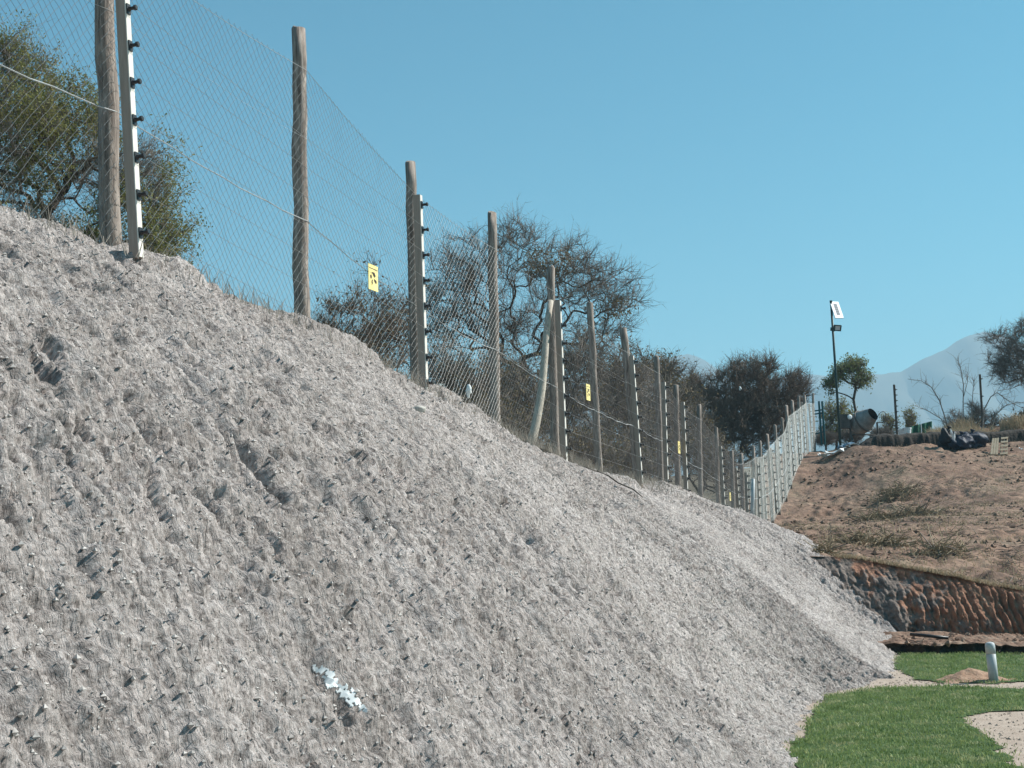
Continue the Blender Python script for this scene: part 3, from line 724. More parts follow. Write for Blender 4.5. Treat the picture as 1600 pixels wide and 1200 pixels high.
# white splash: thin flakes that follow the bank's own surface
pa, pb = np.array([488, 1040.]), np.array([574, 1114.]); ax2 = nrm(pb - pa); L2 = np.linalg.norm(pb - pa)
PX, PY = bpx.reshape(NU, NV), bpy_.reshape(NU, NV); hit = (np.abs(PX - 531) < 62) & (np.abs(PY - 1077) < 56) & (Pb[..., 1] < 14); hi, hj = np.where(hit)
i0, i1, j0, j1 = hi.min(), hi.max(), hj.min(), hj.max(); UP = 5
ii = np.arange(0, (i1 - i0) * UP + 1) / UP + i0; jj = np.arange(0, (j1 - j0) * UP + 1) / UP + j0
fi = np.clip(ii.astype(int), 0, NU - 2); fj = np.clip(jj.astype(int), 0, NV - 2); wi = (ii - fi)[:, None, None]; wj = (jj - fj)[None, :, None]
def up_(Q): return (Q[fi][:, fj] * (1 - wi) + Q[fi + 1][:, fj] * wi) * (1 - wj) + (Q[fi][:, fj + 1] * (1 - wi) + Q[fi + 1][:, fj + 1] * wi) * wj
SP, SN = up_(Pb), nrm(up_(Nn)); sx_, sy_ = project(SP.reshape(-1, 3)); e = np.stack([sx_, sy_], -1) - pa
al = (e @ ax2).reshape(SP.shape[:2]); ac = (e @ np.array([-ax2[1], ax2[0]])).reshape(SP.shape[:2])
u_ = np.clip(al / L2, 0, 1); wid = 15 * np.sin(math.pi * u_) ** .5 * (1 - .35 * u_); n1 = fbm(al / 11, ac / 9, 401, 3); n2 = fbm(al / 5.5, ac / 4, 405, 3)
mk2 = (al > 0) & (al < L2) & (np.abs(ac) < wid * (1 + .6 * n1)) & (n2 + .35 * n1 > -.2 - .2 * (np.abs(ac) < wid * .45))
cell = mk2[:-1, :-1] & mk2[1:, :-1] & mk2[1:, 1:] & mk2[:-1, 1:]; nvv = SP.shape[1]
ci, cj = np.where(cell); q = np.stack([ci * nvv + cj, (ci + 1) * nvv + cj, (ci + 1) * nvv + cj + 1, ci * nvv + cj + 1], -1)
uq, inv = np.unique(q, return_inverse=True); inv = inv.reshape(q.shape); nq = SN.reshape(-1, 3)[uq]
top = SP.reshape(-1, 3)[uq] + nq * .0035; bot = SP.reshape(-1, 3)[uq] - nq * .004; ed = set(map(tuple, np.vstack([inv[:, [0, 1]], inv[:, [1, 2]], inv[:, [2, 3]], inv[:, [3, 0]]]).tolist()))
side = [(a_, b_, b_ + len(uq), a_ + len(uq)) for (a_, b_) in ed if (b_, a_) not in ed]
o = obj('white_splash', np.vstack([top, bot]), np.vstack([inv, inv[:, ::-1] + len(uq), np.array(side)]), M['white'])
tag(o, 'irregular splash of white plaster stuck on the grey bank face', 'plaster')

# ------------------------------------------------------------------ trees and shrubs
def grow(base, fork, attr, rng, nseg=4, bend=.18, grav=0.0):
    nodes = [np.asarray(base, float)]; par = [-1]
    k = 5
    for i in range(1, k + 1):
        q = base + (fork - base) * i / k + rng.uniform(-1, 1, 3) * np.linalg.norm(fork - base) * .04 * np.array([1, 1, .3])
        nodes.append(q); par.append(len(nodes) - 2)
    first = len(nodes) - 1
    arr = np.zeros((len(attr) * (nseg + 1) + 20, 3)); cnt = len(nodes); arr[:cnt] = nodes
    dep = np.zeros(len(arr)); dep[:cnt] = np.arange(cnt) * .2
    order = np.argsort(np.linalg.norm(attr - fork, axis=1) + rng.uniform(0, .15, len(attr)))
    for a in order:
        p = attr[a]; lo_ = max(2, 0)
        dd = np.linalg.norm(arr[lo_:cnt] - p, axis=1) + .12 * dep[lo_:cnt]
        j = lo_ + int(np.argmin(dd)); s = arr[j]; L = np.linalg.norm(p - s)
        if L < 1e-4: continue
        pd = nrm(s - arr[par[j]]) if par[j] >= 0 else np.array([0, 0, 1.])
        ctrl = s + (pd * .16 + nrm(p - s) * .30) * L + rng.normal(0, bend * L, 3) * .5; last = j
        n_ = max(2, min(nseg, int(L / .25) + 2))
        for i in range(1, n_ + 1):
            u = i / n_; q = (1 - u) ** 2 * s + 2 * u * (1 - u) * ctrl + u * u * p + rng.normal(0, bend * .22 * L / n_, 3)
            arr[cnt] = q; par.append(last); dep[cnt] = dep[last] + L / n_; last = cnt; cnt += 1
    arr = arr[:cnt]; par = np.array(par); num = np.ones(cnt)
    haschild = np.zeros(cnt, bool); haschild[par[1:]] = True; num[haschild] = 0
    for i in range(cnt - 1, 0, -1): num[par[i]] += num[i]
    return arr, par, num

def ell_pts(blobs, n, rng, shell=.55):                    # blobs: (px, py, rx, ry, Y, depth radius, weight)
    wts = np.array([b[6] if len(b) > 6 else b[2] * b[3] for b in blobs], float); wts /= wts.sum(); out = []
    for b, k in zip(blobs, rng.multinomial(n, wts)):
        d = nrm(rng.normal(0, 1, (k, 3))); r = rng.uniform(0, 1, k) ** shell
        c = at(b[0], b[1], b[4]); s = b[4] / FPX
        q = d * r[:, None]
        out.append(c + rgt * (q[:, :1] * b[2] * s) + np.array([0, 0, 1.]) * (q[:, 1:2] * b[3] * s) + np.array([0, 1., 0]) * (q[:, 2:] * b[5]))
    return np.vstack(out)

def tree(name, label, cat, base, fork, blobs, n_attr, seed, rt=.006, pw=.46, twigs=3, tl=(.25, .6), tr=.0035, twig_mat='twig', up=.25,
         leaves=0, leaf=.03, leaf_mat=None, trunk_max=.2, group=None, sub=2, leaf_sel=None, crown_name='crown', bend=.18):
    rng = np.random.default_rng(seed)
    root = thing(name, base, label, cat, group)
    attr = ell_pts(blobs, n_attr, rng)
    arr, par, num = grow(np.asarray(base, float), np.asarray(fork, float), attr, rng, bend=bend)
    rad = np.minimum(rt * num ** pw, trunk_max)
    thick = rad > rt * 2.4
    i1 = np.arange(1, len(arr)); big = i1[thick[1:]]; small = i1[~thick[1:]]
    V, F = seg_tubes(arr[par[big]], arr[big], np.minimum(rad[par[big]], rad[big] * 1.25), rad[big], 6)
    obj('trunk', V, F, M['bark'], root, True)
    P0, P1, Ra, Rb = [arr[par[small]]], [arr[small]], [np.minimum(rad[par[small]], rad[small] * 1.4)], [rad[small]]
    tipn = i1[num[1:] <= 3]
    src = np.repeat(tipn, twigs); n = len(src)
    d0_ = nrm(arr[src] - arr[par[src]]); centre = attr.mean(0)
    d = nrm(d0_ * .7 + rng.normal(0, .55, (n, 3)) + np.array([0, 0, up]))
    s = arr[src] + (arr[par[src]] - arr[src]) * rng.uniform(0, 1, (n, 1)); L = rng.uniform(*tl, n)[:, None]
    a1 = s + d * L * .5; d2 = nrm(d + rng.normal(0, .35, (n, 3)) + np.array([0, 0, up * .5])); a2 = a1 + d2 * L * .5
    P0 += [s]; P1 += [a1]; Ra += [np.full(n, tr)]; Rb += [np.full(n, tr * .8)]
    C0, C1, CR = [a1], [a2], [np.full(n, tr * .8)]
    ends = [a1, a2]
    for k in range(sub):
        q = s + (a1 - s) * rng.uniform(.3, 1, (n, 1)) if k % 2 == 0 else a1 + (a2 - a1) * rng.uniform(.1, .9, (n, 1))
        dd = nrm(d + rng.normal(0, .9, (n, 3)) + np.array([0, 0, up * .6])); e2 = q + dd * L * rng.uniform(.25, .5, (n, 1))
        C0.append(q); C1.append(e2); CR.append(np.full(n, tr * .75)); ends.append(e2)
    V, F = seg_tubes(np.vstack(P0), np.vstack(P1), np.concatenate(Ra), np.concatenate(Rb), 3)
    V, F = join_mixed(V, F, *seg_cones(np.vstack(C0), np.vstack(C1), np.concatenate(CR)))
    cr = obj(crown_name, V, F, M[twig_mat], root)
    if leaves:
        E = np.vstack(ends)
        if leaf_sel is not None: E = E[leaf_sel(E)]
        k = rng.integers(0, len(E), leaves); c = E[k] + rng.normal(0, leaf * 1.6, (leaves, 3))
        a = nrm(rng.normal(0, 1, (leaves, 3))); b = nrm(np.cross(a, rng.normal(0, 1, (leaves, 3))))
        ll = leaf * rng.uniform(.6, 1.3, (leaves, 1))
        V = np.stack([c - a * ll, c + b * ll * .45, c + a * ll, c - b * ll * .45], 1).reshape(-1, 3)
        obj('foliage', V, np.arange(leaves * 4).reshape(-1, 4), M[leaf_mat], root)
    return root
def field_z(x, y):
    c = crest_at(np.array([y]))[0]; return c[2] - .75

def gbase(px, Y, behind=True):
    p = at(px, 800, Y); p[2] = field_z(p[0], p[1]) if behind else ground_z(p[0], Y); return p

b = gbase(70, 15.0)
tree('leafy_tree', 'olive leafed thorny tree behind the nearest fence post at the left edge', 'tree', b, at(80, 330, 15),
     [(-40, 190, 130, 130, 15, 1.4), (70, 210, 130, 110, 14.6, 1.3), (170, 270, 100, 90, 14.8, 1.0), (225, 330, 62, 115, 14.8, .8), (60, 370, 140, 110, 14.6, 1.2), (250, 425, 45, 45, 14.8, .6), (15, 95, 60, 50, 15, .7), (130, 415, 120, 55, 14.5, .9), (20, 400, 90, 60, 14.5, .9)],
     950, 11, rt=.0045, twigs=4, tl=(.16, .42), tr=.0030, leaves=68000, leaf=.017, leaf_mat='leaf_olive', twig_mat='twig', up=.3, sub=3,
     leaf_sel=lambda E: vn(E[:, 0] / .45 + E[:, 1] / .6, E[:, 2] / .33, 77) > -.12)
b = gbase(800, 28.0)
tree('bare_tree', 'wide leafless thorn tree with spreading branches above the fence centre', 'tree', b, at(805, 600, 28),
     [(735, 440, 78, 85, 28, 1.3), (800, 380, 50, 45, 28, .9), (865, 430, 80, 58, 27.5, 1.2), (930, 450, 72, 50, 28, .9), (965, 480, 42, 26, 28, .6), (700, 500, 50, 60, 28.4, .9), (800, 520, 90, 60, 28.4, 1.2), (940, 520, 60, 30, 28, .7)],
     950, 22, rt=.0055, pw=.41, twigs=3, tl=(.25, .6), tr=.0046, up=.35, sub=2, leaves=1500, leaf=.03, leaf_mat='leaf_brown', bend=.07,
     leaf_sel=lambda E: (np.hypot(*(np.array(project(E)) - np.array([[858], [412]])) / np.array([[45], [26]])) < 1) | (np.hypot(*(np.array(project(E)) - np.array([[955], [482]])) / np.array([[40], [18]])) < 1))
SH = [
    ('thorn_shrub', 'dark leafless shrub behind the mesh below the first yellow sign', 570, 18.5, [(575, 530, 78, 75, 18.5, .9), (520, 540, 45, 70, 18.5, .7), (620, 520, 45, 75, 18.8, .7), (581, 425, 14, 22, 18.5, .2, 250), (555, 590, 70, 50, 18.3, .7)], 420, .0045, (.15, .45), .0036),
    ('thorn_shrub', 'tangled grey shrub behind the mesh just right of the third post', 700, 22, [(700, 610, 55, 75, 22, 1.0), (745, 640, 50, 65, 22, 1.0)], 330, .005, (.2, .5), .0042),
    ('thorn_shrub', 'tangled shrub behind the fourth post and the pale leaning pole', 815, 24, [(815, 640, 60, 80, 24, 1.0), (780, 600, 50, 60, 24.5, 1)], 330, .005, (.2, .5), .0046),
    ('thorn_shrub', 'dense twiggy shrub between the leaning pole and the bent pale post', 895, 27, [(895, 640, 62, 95, 27, 1.1), (905, 570, 50, 50, 27, .9)], 400, .0055, (.22, .55), .005),
    ('thorn_shrub', 'brown twiggy shrub behind the bent pale post', 960, 30, [(960, 650, 55, 90, 30, 1.2), (975, 590, 45, 50, 30, 1)], 380, .006, (.25, .6), .0055),
    ('thorn_shrub', 'brown shrub behind the seventh post and its rail', 1015, 35, [(1015, 640, 52, 75, 35, 1.3), (1020, 690, 55, 60, 35, 1.2)], 360, .007, (.3, .7), .0065),
    ('thorn_shrub', 'leafless shrub standing before the far left mountain', 1045, 48, [(1032, 588, 36, 30, 48, 1.1), (1055, 645, 45, 45, 48, 1.2)], 330, .009, (.35, .8), .0085),
    ('thorn_shrub', 'low dark undergrowth at the mesh foot between the leaning pole and the bent post', 905, 23.5, [(890, 715, 50, 40, 23.5, .8), (930, 720, 40, 36, 24, .8)], 260, .005, (.15, .4), .0045),
    ('thorn_shrub', 'low dark undergrowth at the mesh foot behind the seventh post', 975, 27, [(965, 730, 45, 36, 27, .9), (1005, 740, 40, 34, 28, .9)], 260, .0055, (.18, .45), .005),
    ('thorn_shrub', 'low dark undergrowth at the mesh foot left of the leaning pole', 790, 20, [(760, 680, 55, 42, 20, .7), (815, 690, 40, 42, 20.5, .7)], 260, .0045, (.15, .4), .004),
    ('thorn_shrub', 'low grey brush behind the gully posts', 1085, 45, [(1085, 700, 45, 60, 45, 1.4), (1120, 730, 40, 45, 46, 1.3)], 330, .008, (.3, .7), .008),
]
for i, (nm, lb, px, Y, bl, n, rt, tl, tr) in enumerate(SH):
    b = gbase(px, Y); f = b + (at(bl[0][0], bl[0][1], Y) - b) * .35
    tree(nm, lb, 'shrub', b, f, bl, n, 40 + i, rt=rt, pw=.40, twigs=4, tl=tl, tr=tr, up=.35, group='leafless shrubs behind the fence', twig_mat='twig' if i not in (0,) else 'twig_dark', sub=2, leaves=2200, leaf=.0009 * Y + .008, leaf_mat='leaf_brown')
b = gbase(1158, 66)
tree('domed_bush', 'big dark domed thorn bush behind the gully where the fence climbs', 'bush', b, at(1160, 690, 66),
     [(1165, 625, 85, 58, 66, 2.4), (1110, 625, 48, 45, 66, 1.8), (1225, 620, 45, 42, 66, 1.8), (1175, 585, 60, 25, 66, 1.6), (1170, 680, 60, 50, 65, 1.8), (1120, 670, 45, 40, 65, 1.6), (1248, 598, 24, 22, 66, 1), (1150, 650, 60, 45, 65.5, 1.8), (1200, 650, 50, 45, 65.5, 1.8), (1085, 610, 24, 30, 66, 1)],
     980, 70, rt=.011, pw=.34, twigs=5, tl=(.35, .95), tr=.0105, twig_mat='twig_dark', up=.5, sub=3)
def sbase(px, Y):
    p = at(px, 690, Y); p[2] = ground_z(p[0], Y); return p
b = sbase(1338, 63)
tree('small_tree', 'small yellow green tree with a slim trunk behind the lamp pole', 'tree', b, at(1335, 625, 63),
     [(1335, 574, 20, 14, 63, .7), (1316, 582, 16, 12, 63, .6), (1300, 602, 12, 18, 63, .5), (1351, 592, 10, 15, 63, .4), (1338, 598, 14, 10, 63, .5)], 170, 81, rt=.010, twigs=4, tl=(.15, .4), tr=.007, leaves=4300, leaf=.055, leaf_mat='leaf_green', trunk_max=.06, bend=.07)
b = sbase(1305, 64)
tree('low_bush', 'low olive bush behind the lamp pole and the teal frame', 'bush', b, at(1308, 670, 64),
     [(1308, 650, 26, 26, 64, .8), (1330, 660, 18, 20, 64, .7), (1300, 675, 24, 14, 64, .7)], 160, 82, rt=.009, twigs=4, tl=(.2, .45), tr=.007, leaves=3000, leaf=.055, leaf_mat='leaf_olive')
for i, (px, py, rx, ry, Y, lb) in enumerate([(1290, 688, 16, 9, 61, 'low dry brush under the teal frame on the hill top'), (1330, 684, 22, 12, 61.5, 'low dry brush between the lamp pole and the mixer'), (1378, 682, 18, 10, 62, 'low dry brush just right of the mixer legs')]):
    b = sbase(px, Y); tree('low_brush', lb, 'brush', b, b + np.array([0, 0, .2]), [(px, py, rx, ry, Y, .6)], 110, 190 + i, rt=.007, twigs=5, tl=(.2, .45), tr=.007, up=.5, sub=3, group='low dry brush on the hill top')
b = sbase(1625, 64)
tree('thorn_tree', 'dark twiggy thorn tree at the right edge above the hill', 'tree', b, at(1625, 600, 64),
     [(1580, 545, 48, 38, 64, 1.3), (1620, 530, 60, 40, 64, 1.6), (1660, 560, 60, 45, 64, 1.6), (1570, 585, 38, 22, 64, 1.0), (1600, 575, 60, 30, 63.5, 1.2)], 520, 83, rt=.010, pw=.42, twigs=4, tl=(.3, .75), tr=.0085, up=.25, sub=3, bend=.22)
for i, (px, py, rx, ry, Y, lb) in enumerate([(1422, 655, 8, 16, 70, 'thin upright shrub far behind the steel post on the hill'), (1388, 662, 12, 14, 70, 'small round shrub behind the cement mixer legs'), (1500, 655, 28, 18, 66, 'reddish dry brush behind the dead branches')]):
    b = sbase(px, Y); tree('far_shrub', lb, 'shrub', b, b + (at(px, py, Y) - b) * .5, [(px, py, rx, ry, Y, .6), (px, py + ry, rx * .8, ry * .6, Y, .5)], 80, 90 + i, rt=.008, twigs=4, tl=(.15, .4), tr=.007, leaves=700 if i < 2 else 0, leaf=.05, leaf_mat='leaf_olive', group='small shrubs on the hill top')
b = sbase(1530, 62)
tree('dry_brush', 'mauve brown dry brush around the leaning post on the hill top', 'brush', b, b + np.array([0, 0, .3]),
     [(1505, 668, 32, 14, 62, .8), (1540, 662, 26, 22, 62, .8), (1525, 645, 10, 18, 62, .5), (1575, 672, 35, 10, 62, .8)], 260, 95, rt=.007, twigs=5, tl=(.2, .5), tr=.007, up=.5, sub=3)
# dead arching branches
dead = thing('dead_branches', sbase(1495, 61), 'bare grey arching dead branches beside the leaning post on the hill', 'branches')
def branch(parent, pts, Y, r0_, r1_, seed, twn=10, name='branch'):
    rg_ = np.random.default_rng(seed); q = np.array([at(x, y, Y) for x, y in pts]); n = len(q)
    m = MB(); m.tube(q + rg_.normal(0, .01, q.shape), np.linspace(r0_, r1_, n), 6, True, .1, seed)
    for k in range(twn):
        u = rg_.uniform(.25, 1) * (n - 1); i = min(n - 2, int(u)); s = q[i] + (q[i + 1] - q[i]) * (u - i)
        t1 = nrm(q[i + 1] - q[i]); d = nrm(t1 * .6 + rg_.normal(0, .6, 3) + [0, 0, .35]); L = rg_.uniform(.2, .8)
        e1 = s + d * L * .5; e2 = e1 + nrm(d + rg_.normal(0, .4, 3)) * L * .5
        m.tube([s, e1, e2], [r1_ * .9, r1_ * .7, r1_ * .4], 4, False)
    m.build(name, M['dead'], parent)
branch(dead, [(1485, 690), (1478, 655), (1468, 625), (1455, 605), (1440, 595), (1418, 592)], 61, 0.034, 0.009, 1, 32)
branch(dead, [(1486, 690), (1472, 655), (1452, 643), (1432, 634)], 61, 0.028, 0.007, 2, 24)
branch(dead, [(1505, 690), (1505, 640), (1506, 600), (1500, 575), (1497, 562)], 61.2, 0.031, 0.007, 3, 36)
branch(dead, [(1506, 620), (1511, 598), (1513, 580)], 61.2, 0.019, 0.006, 4, 16)
branch(dead, [(1518, 690), (1518, 640), (1521, 605), (1522, 594)], 61.3, 0.025, 0.009, 5, 16)
arch = thing('arching_branches', sbase(1536, 60.5), 'low arching bare branches under the right edge tree', 'branches')
branch(arch, [(1532, 688), (1538, 640), (1548, 620), (1558, 613), (1570, 622), (1585, 632), (1604, 640)], 60.5, 0.031, 0.009, 6, 24)
branch(arch, [(1543, 690), (1556, 648), (1570, 634), (1590, 628), (1615, 633)], 60.6, 0.028, 0.009, 7, 20)
branch(arch, [(1560, 610), (1580, 607), (1600, 600)], 60.5, 0.015, 0.007, 8, 16)
b = sbase(1600, 64.5)
tree('hedge', 'dark green low hedge mound at the right edge of the hill', 'hedge', b, b + np.array([0, 0, .2]), [(1590, 664, 24, 12, 64.5, .7), (1630, 658, 45, 18, 64.5, .8), (1690, 655, 50, 20, 64.5, .8)], 260, 97, rt=.007, twigs=4, tl=(.15, .35), tr=.006, leaves=7000, leaf=.07, leaf_mat='hedge')

# ------------------------------------------------------------------ things on the hill top
# solar lamp
Yl = 56.0
b = sbase(1313, Yl); t = at(1298.5, 472, Yl); lamp = thing('solar_lamp', b, 'tall dark pole with a white framed solar panel and a floodlight', 'lamp')
m = MB(); m.tube([b - [0, 0, .2], b + (t - b) * .5, t], [.055, .05, .045], 10); m.build('pole', M['steel_dark'], lamp, True)
pn = nrm(np.array([.42, -.62, .66])); pc = at(1307, 484, Yl - .2)
def on_plane(px, py):
    v = ray(px, py); return EYE + v * (((pc - EYE) @ pn) / (v @ pn))
cs = [on_plane(1296.5, 471.5), on_plane(1309.5, 472), on_plane(1318, 497), on_plane(1305, 497)]
def slab(cs, th, shrink=0.0, lift=0.0):
    cs = np.array(cs); c = cs.mean(0); n = nrm(np.cross(cs[1] - cs[0], cs[3] - cs[0])); n = n if n[1] < 0 else -n
    q = c + (cs - c) * (1 - shrink) + n * lift
    return np.vstack([q + n * th / 2, q - n * th / 2]), [(0, 1, 2, 3), (7, 6, 5, 4), (0, 4, 5, 1), (1, 5, 6, 2), (2, 6, 7, 3), (3, 7, 4, 0)]
v, f = slab(cs, .035); pan = obj('panel', v, f, M['frame_white'], lamp)
C4 = np.array(cs)
def bil(u, v): return (C4[0] * (1 - u) + C4[1] * u) * (1 - v) + (C4[3] * (1 - u) + C4[2] * u) * v
for i in range(2):
    for j in range(5):
        q = [bil(.30 + .21 * i, .15 + .14 * j), bil(.30 + .21 * (i + .9), .15 + .14 * j), bil(.30 + .21 * (i + .9), .15 + .14 * (j + .9)), bil(.30 + .21 * i, .15 + .14 * (j + .9))]
        v, f = slab(q, .006, 0, .020); obj('solar_cell', v, f, M['cell'], pan)
m = MB(); m.tube([b + (t - b) * .97, pc - pn * .045], .02, 6); m.tube([t, t + [0, 0, .06]], .055, 8); m.build('bracket', M['steel_dark'], lamp)
fl_c = at(1308.5, 512.5, Yl - .3)
fr = nrm(np.array([.45, -.85, -.25])); fx = nrm(np.cross(fr, [0, 0, 1.])); fu = np.cross(fx, fr)
m = MB()
m.box(fl_c - fr * .05, fx, fu, fr, .15, .10, .03)
for sx, sy, hx, hy in ((0, .105, .17, .02), (0, -.105, .17, .02), (.155, 0, .02, .088), (-.155, 0, .02, .088)): m.box(fl_c + fx * sx + fu * sy, fx, fu, fr, hx, hy, .035)
fo = m.build('floodlight', M['steel_dark'], lamp)
m = MB(); m.box(fl_c + fr * .0, fx, fu, fr, .132, .083, .012); m.build('glass', M['glass'], fo)
m = MB(); m.tube([b + (t - b) * .815, fl_c - fr * .06], .025, 6); m.box(b + (t - b) * .815, fx, fu, fr, .07, .07, .07); m.build('floodlight_arm', M['steel_dark'], lamp)

# cement mixer
Ym = 57.0
mb_ = sbase(1352, Ym); mixer = thing('cement_mixer', mb_, 'grey cement mixer with tilted drum standing on the hill behind the lamp', 'cement mixer')
dc = at(1349, 658, Ym); axm = nrm(np.array([.52, -.62, .42])); s_ = Ym / FPX
prof = [(-.50, .20), (-.46, .34), (-.36, .43), (-.10, .455), (.02, .455), (.30, .36), (.50, .265), (.52, .28), (.54, .265)]
m = MB(); m.lathe(dc, axm, prof, 28, True, False); drum = m.build('drum', M['mixer'], mixer, True)
m = MB(); m.lathe(dc, axm, [(.545, .262), (.40, .24), (.2, .31), (-.1, .41), (-.4, .3)], 28, False, True); m.build('drum_inside', M['inside'], drum, True)
m = MB(); m.lathe(dc, axm, [(-.035, .462), (-.035, .49), (.03, .49), (.03, .462)], 36, False, False); m.build('gear_ring', M['mixer_frame'], drum)
sd = nrm(np.cross(axm, [0, 0, 1.])); sd = sd if sd[0] > 0 else -sd
m = MB()
yk0, yk1 = dc - np.array([.56, .05, .0]), dc + np.array([.56, .05, -.06])
m.tube([yk0 + [0, 0, .1], yk0 + [0, .0, -.5], yk0 + [0, .05, -.95]], .04, 6)
m.tube([yk1, yk1 + [.02, 0, -.5], yk1 + [.0, .05, -.95]], .04, 6)
m.tube([yk0 + [0, .05, -.55], yk1 + [0, .05, -.5]], .03, 6)
for q in (yk0, yk1):
    m.tube([q + [0, 0, -.45], q + [0, .5, -1.0]], .03, 6); m.tube([q + [0, 0, -.45], q + [0, -.45, -1.0]], .03, 6)
m.build('frame', M['mixer_frame'], mixer)
m = MB(); m.box(dc + np.array([-.76, .0, -.03]), (1, 0, 0), (0, 1, 0), (0, 0, 1), .19, .2, .26); m.box(dc + np.array([-.76, 0, .26]), (1, 0, 0), (0, 1, 0), (0, 0, 1), .15, .16, .03); mo = m.build('motor_box', M['mixer_frame'], mixer)
m = MB(); m.lathe(dc + np.array([-.60, -.18, .16]), (0.3, -1, .1), [(0, .10), (.05, .10), (.07, .06)], 14); m.build('pulley_cover', M['plastic_white'], mo)
wc = dc + np.array([.74, 0, .12]); m = MB()
ring = [wc + np.array([.08 * math.sin(a), .02 * math.cos(a), 0]) + np.array([.17 * math.cos(a), 0, .25 * math.sin(a)]) for a in np.linspace(-.9, 3.4, 16)]
m.tube(ring, .016, 6); m.tube([yk1, ring[0]], .02, 6); m.build('tilt_handle', M['mixer_frame'], mixer)

# teal steel frame beside the fence end
Yg = 59.0
gt = thing('teal_frame', sbase(1284, Yg), 'teal painted steel gate frame standing at the far fence end', 'frame')
for x0, x1, y0 in ((1279.5, 1284, 627), (1284.5, 1289, 627)):
    m = MB(); m.tube([at(x1, 695, Yg), at(x0, y0, Yg)], .045, 8); m.build('upright', M['teal'], gt)
for pts in (((1273, 642), (1285, 640.5)), ((1273, 647), (1285, 645.5)), ((1274, 678), (1289, 674))):
    m = MB(); m.tube([at(*pts[0], Yg), at(*pts[1], Yg)], .032, 6); m.build('crossbar', M['teal'], gt)
branch(gt, [(1289, 674), (1297, 668), (1305, 660)], Yg, .025, .012, 9, 0, 'bent_rod')

# steel posts with insulators
def steel_post(x0, y0, x1, y1, Y, n, label):
    b = at(x0, y0, Y); b[2] = ground_z(b[0], Y) - .05; t = at(x1, y1, Y); root = thing('steel_post', b, label, 'post')
    m = MB(); m.tube([b, t], [.055, .05], 6); m.build('upright', M['bark'], root)
    rl = root_loc(root)
    for k in range(n):
        p = b + (t - b) * (.3 + .62 * k / max(1, n - 1)) + np.array([.05, -.02, 0]); i_ = bpy.data.objects.new('insulator', INS); col.objects.link(i_); i_.parent = root; i_.location = tuple(p - rl)
steel_post(1402, 684, 1397, 601, 59.5, 8, 'dark steel post with insulators standing alone right of the mixer')
steel_post(1536, 672, 1531, 585, 60.8, 3, 'dark leaning post among the dead branches on the hill top')

# green shade cloth, buckets
g0, g1 = at(1421, 684, 60), at(1456, 680, 60.5)
gs = thing('shade_cloth', g0, 'low green shade cloth screen behind the earth ridge', 'screen')
nU = 24; V = []
for i in range(nU + 1):
    u = i / nU; bs = g0 * (1 - u) + g1 * u; bs[2] = ground_z(bs[0], bs[1]) - .05; tp = at(1421 + 35 * u, 667 - 9 * u, 60 + .5 * u)
    for j in range(5):
        V.append(bs + (tp - bs) * j / 4 + np.array([0, -.05 * math.sin(i * .9) * (j > 0), 0]))
V = np.array(V); V2 = V + np.array([0, .02, 0]); nV = len(V); F = grid_faces(nU + 1, 5); Fe = []
for a in range(nU): Fe.append((a * 5 + 4, (a + 1) * 5 + 4, (a + 1) * 5 + 4 + nV, a * 5 + 4 + nV))
obj('cloth', np.vstack([V, V2]), np.vstack([F, F[:, ::-1] + nV, np.array(Fe)]), M['green_sheet'], gs)
for x in (1422, 1440, 1455):
    m = MB(); q = at(x, 676, 59.95); q[2] = ground_z(q[0], q[1]) - .1; tp = at(x - 1, 662 if x == 1440 else 668, 59.95); m.tube([q, tp], .02, 6); m.build('stake', M['plastic_white'] if x != 1422 else M['bark'], gs)
def bucket(px, py, Y, r, h, label):
    c = at(px, py, Y); root = thing('bucket', c, label, 'bucket', 'white buckets on the hill')
    c = np.array(c); m = MB(); m.lathe(c, (0, 0, 1), [(0, r * .8), (h * .85, r * .98), (h * .86, r * 1.05), (h, r * 1.05), (h, r * .92), (.05, r * .75)], 16, True, True); bo = m.build('body', M['plastic_white'], root, False)
    hd = [c + np.array([r * 1.05 * math.cos(a), -.03, h * .9 - r * .8 * abs(math.sin(a))]) for a in np.linspace(math.pi, 2 * math.pi, 12)]
    m = MB(); m.tube(hd, .008, 5); m.build('handle', M['mixer_frame'], root)
bucket(1418, 682, 57.6, .17, .36, 'white bucket on the earth ridge left of the green screen, nearer one')
bucket(1410, 682, 58.0, .17, .30, 'white bucket partly hidden at the left of another bucket')

# black bags
def bag(c, rad, seed, material, label, neck=True):
    c = np.asarray(c, float); root = thing('rubbish_bag', c - [0, 0, rad[2] * .8], label, 'rubbish bag', 'full rubbish bags on the hill')
    lump('sack', c, rad, material, seed, amp=.42, nu=34, nv=22, parent=root, freq=2.6, smooth=True)
    m = MB(); tp = c + np.array([rad[0] * .1, 0, rad[2] * 1.0]); m.lathe(tp - [0, 0, .06], (.25, -.1, 1), [(0, .14), (.07, .045), (.10, .04), (.17, .10), (.2, .07)], 12); m.build('tied_neck', material, root, True)
def on_slope(px, Y, dz): p = at(px, 690, Y); p[2] = ground_z(p[0], Y) + dz; return p
bag(on_slope(1481, 54.2, .30), (.36, .33, .40), 5, M['bag_black'], 'upright black rubbish bag, leftmost in the heap on the hill')
bag(on_slope(1500, 54.0, .22), (.40, .38, .30), 9, M['bag_blue'], 'blue black rubbish bag in the middle of the heap')
bag(on_slope(1517, 54.3, .24), (.48, .40, .33), 14, M['bag_blue'], 'wide dark blue rubbish bag, rightmost in the heap')
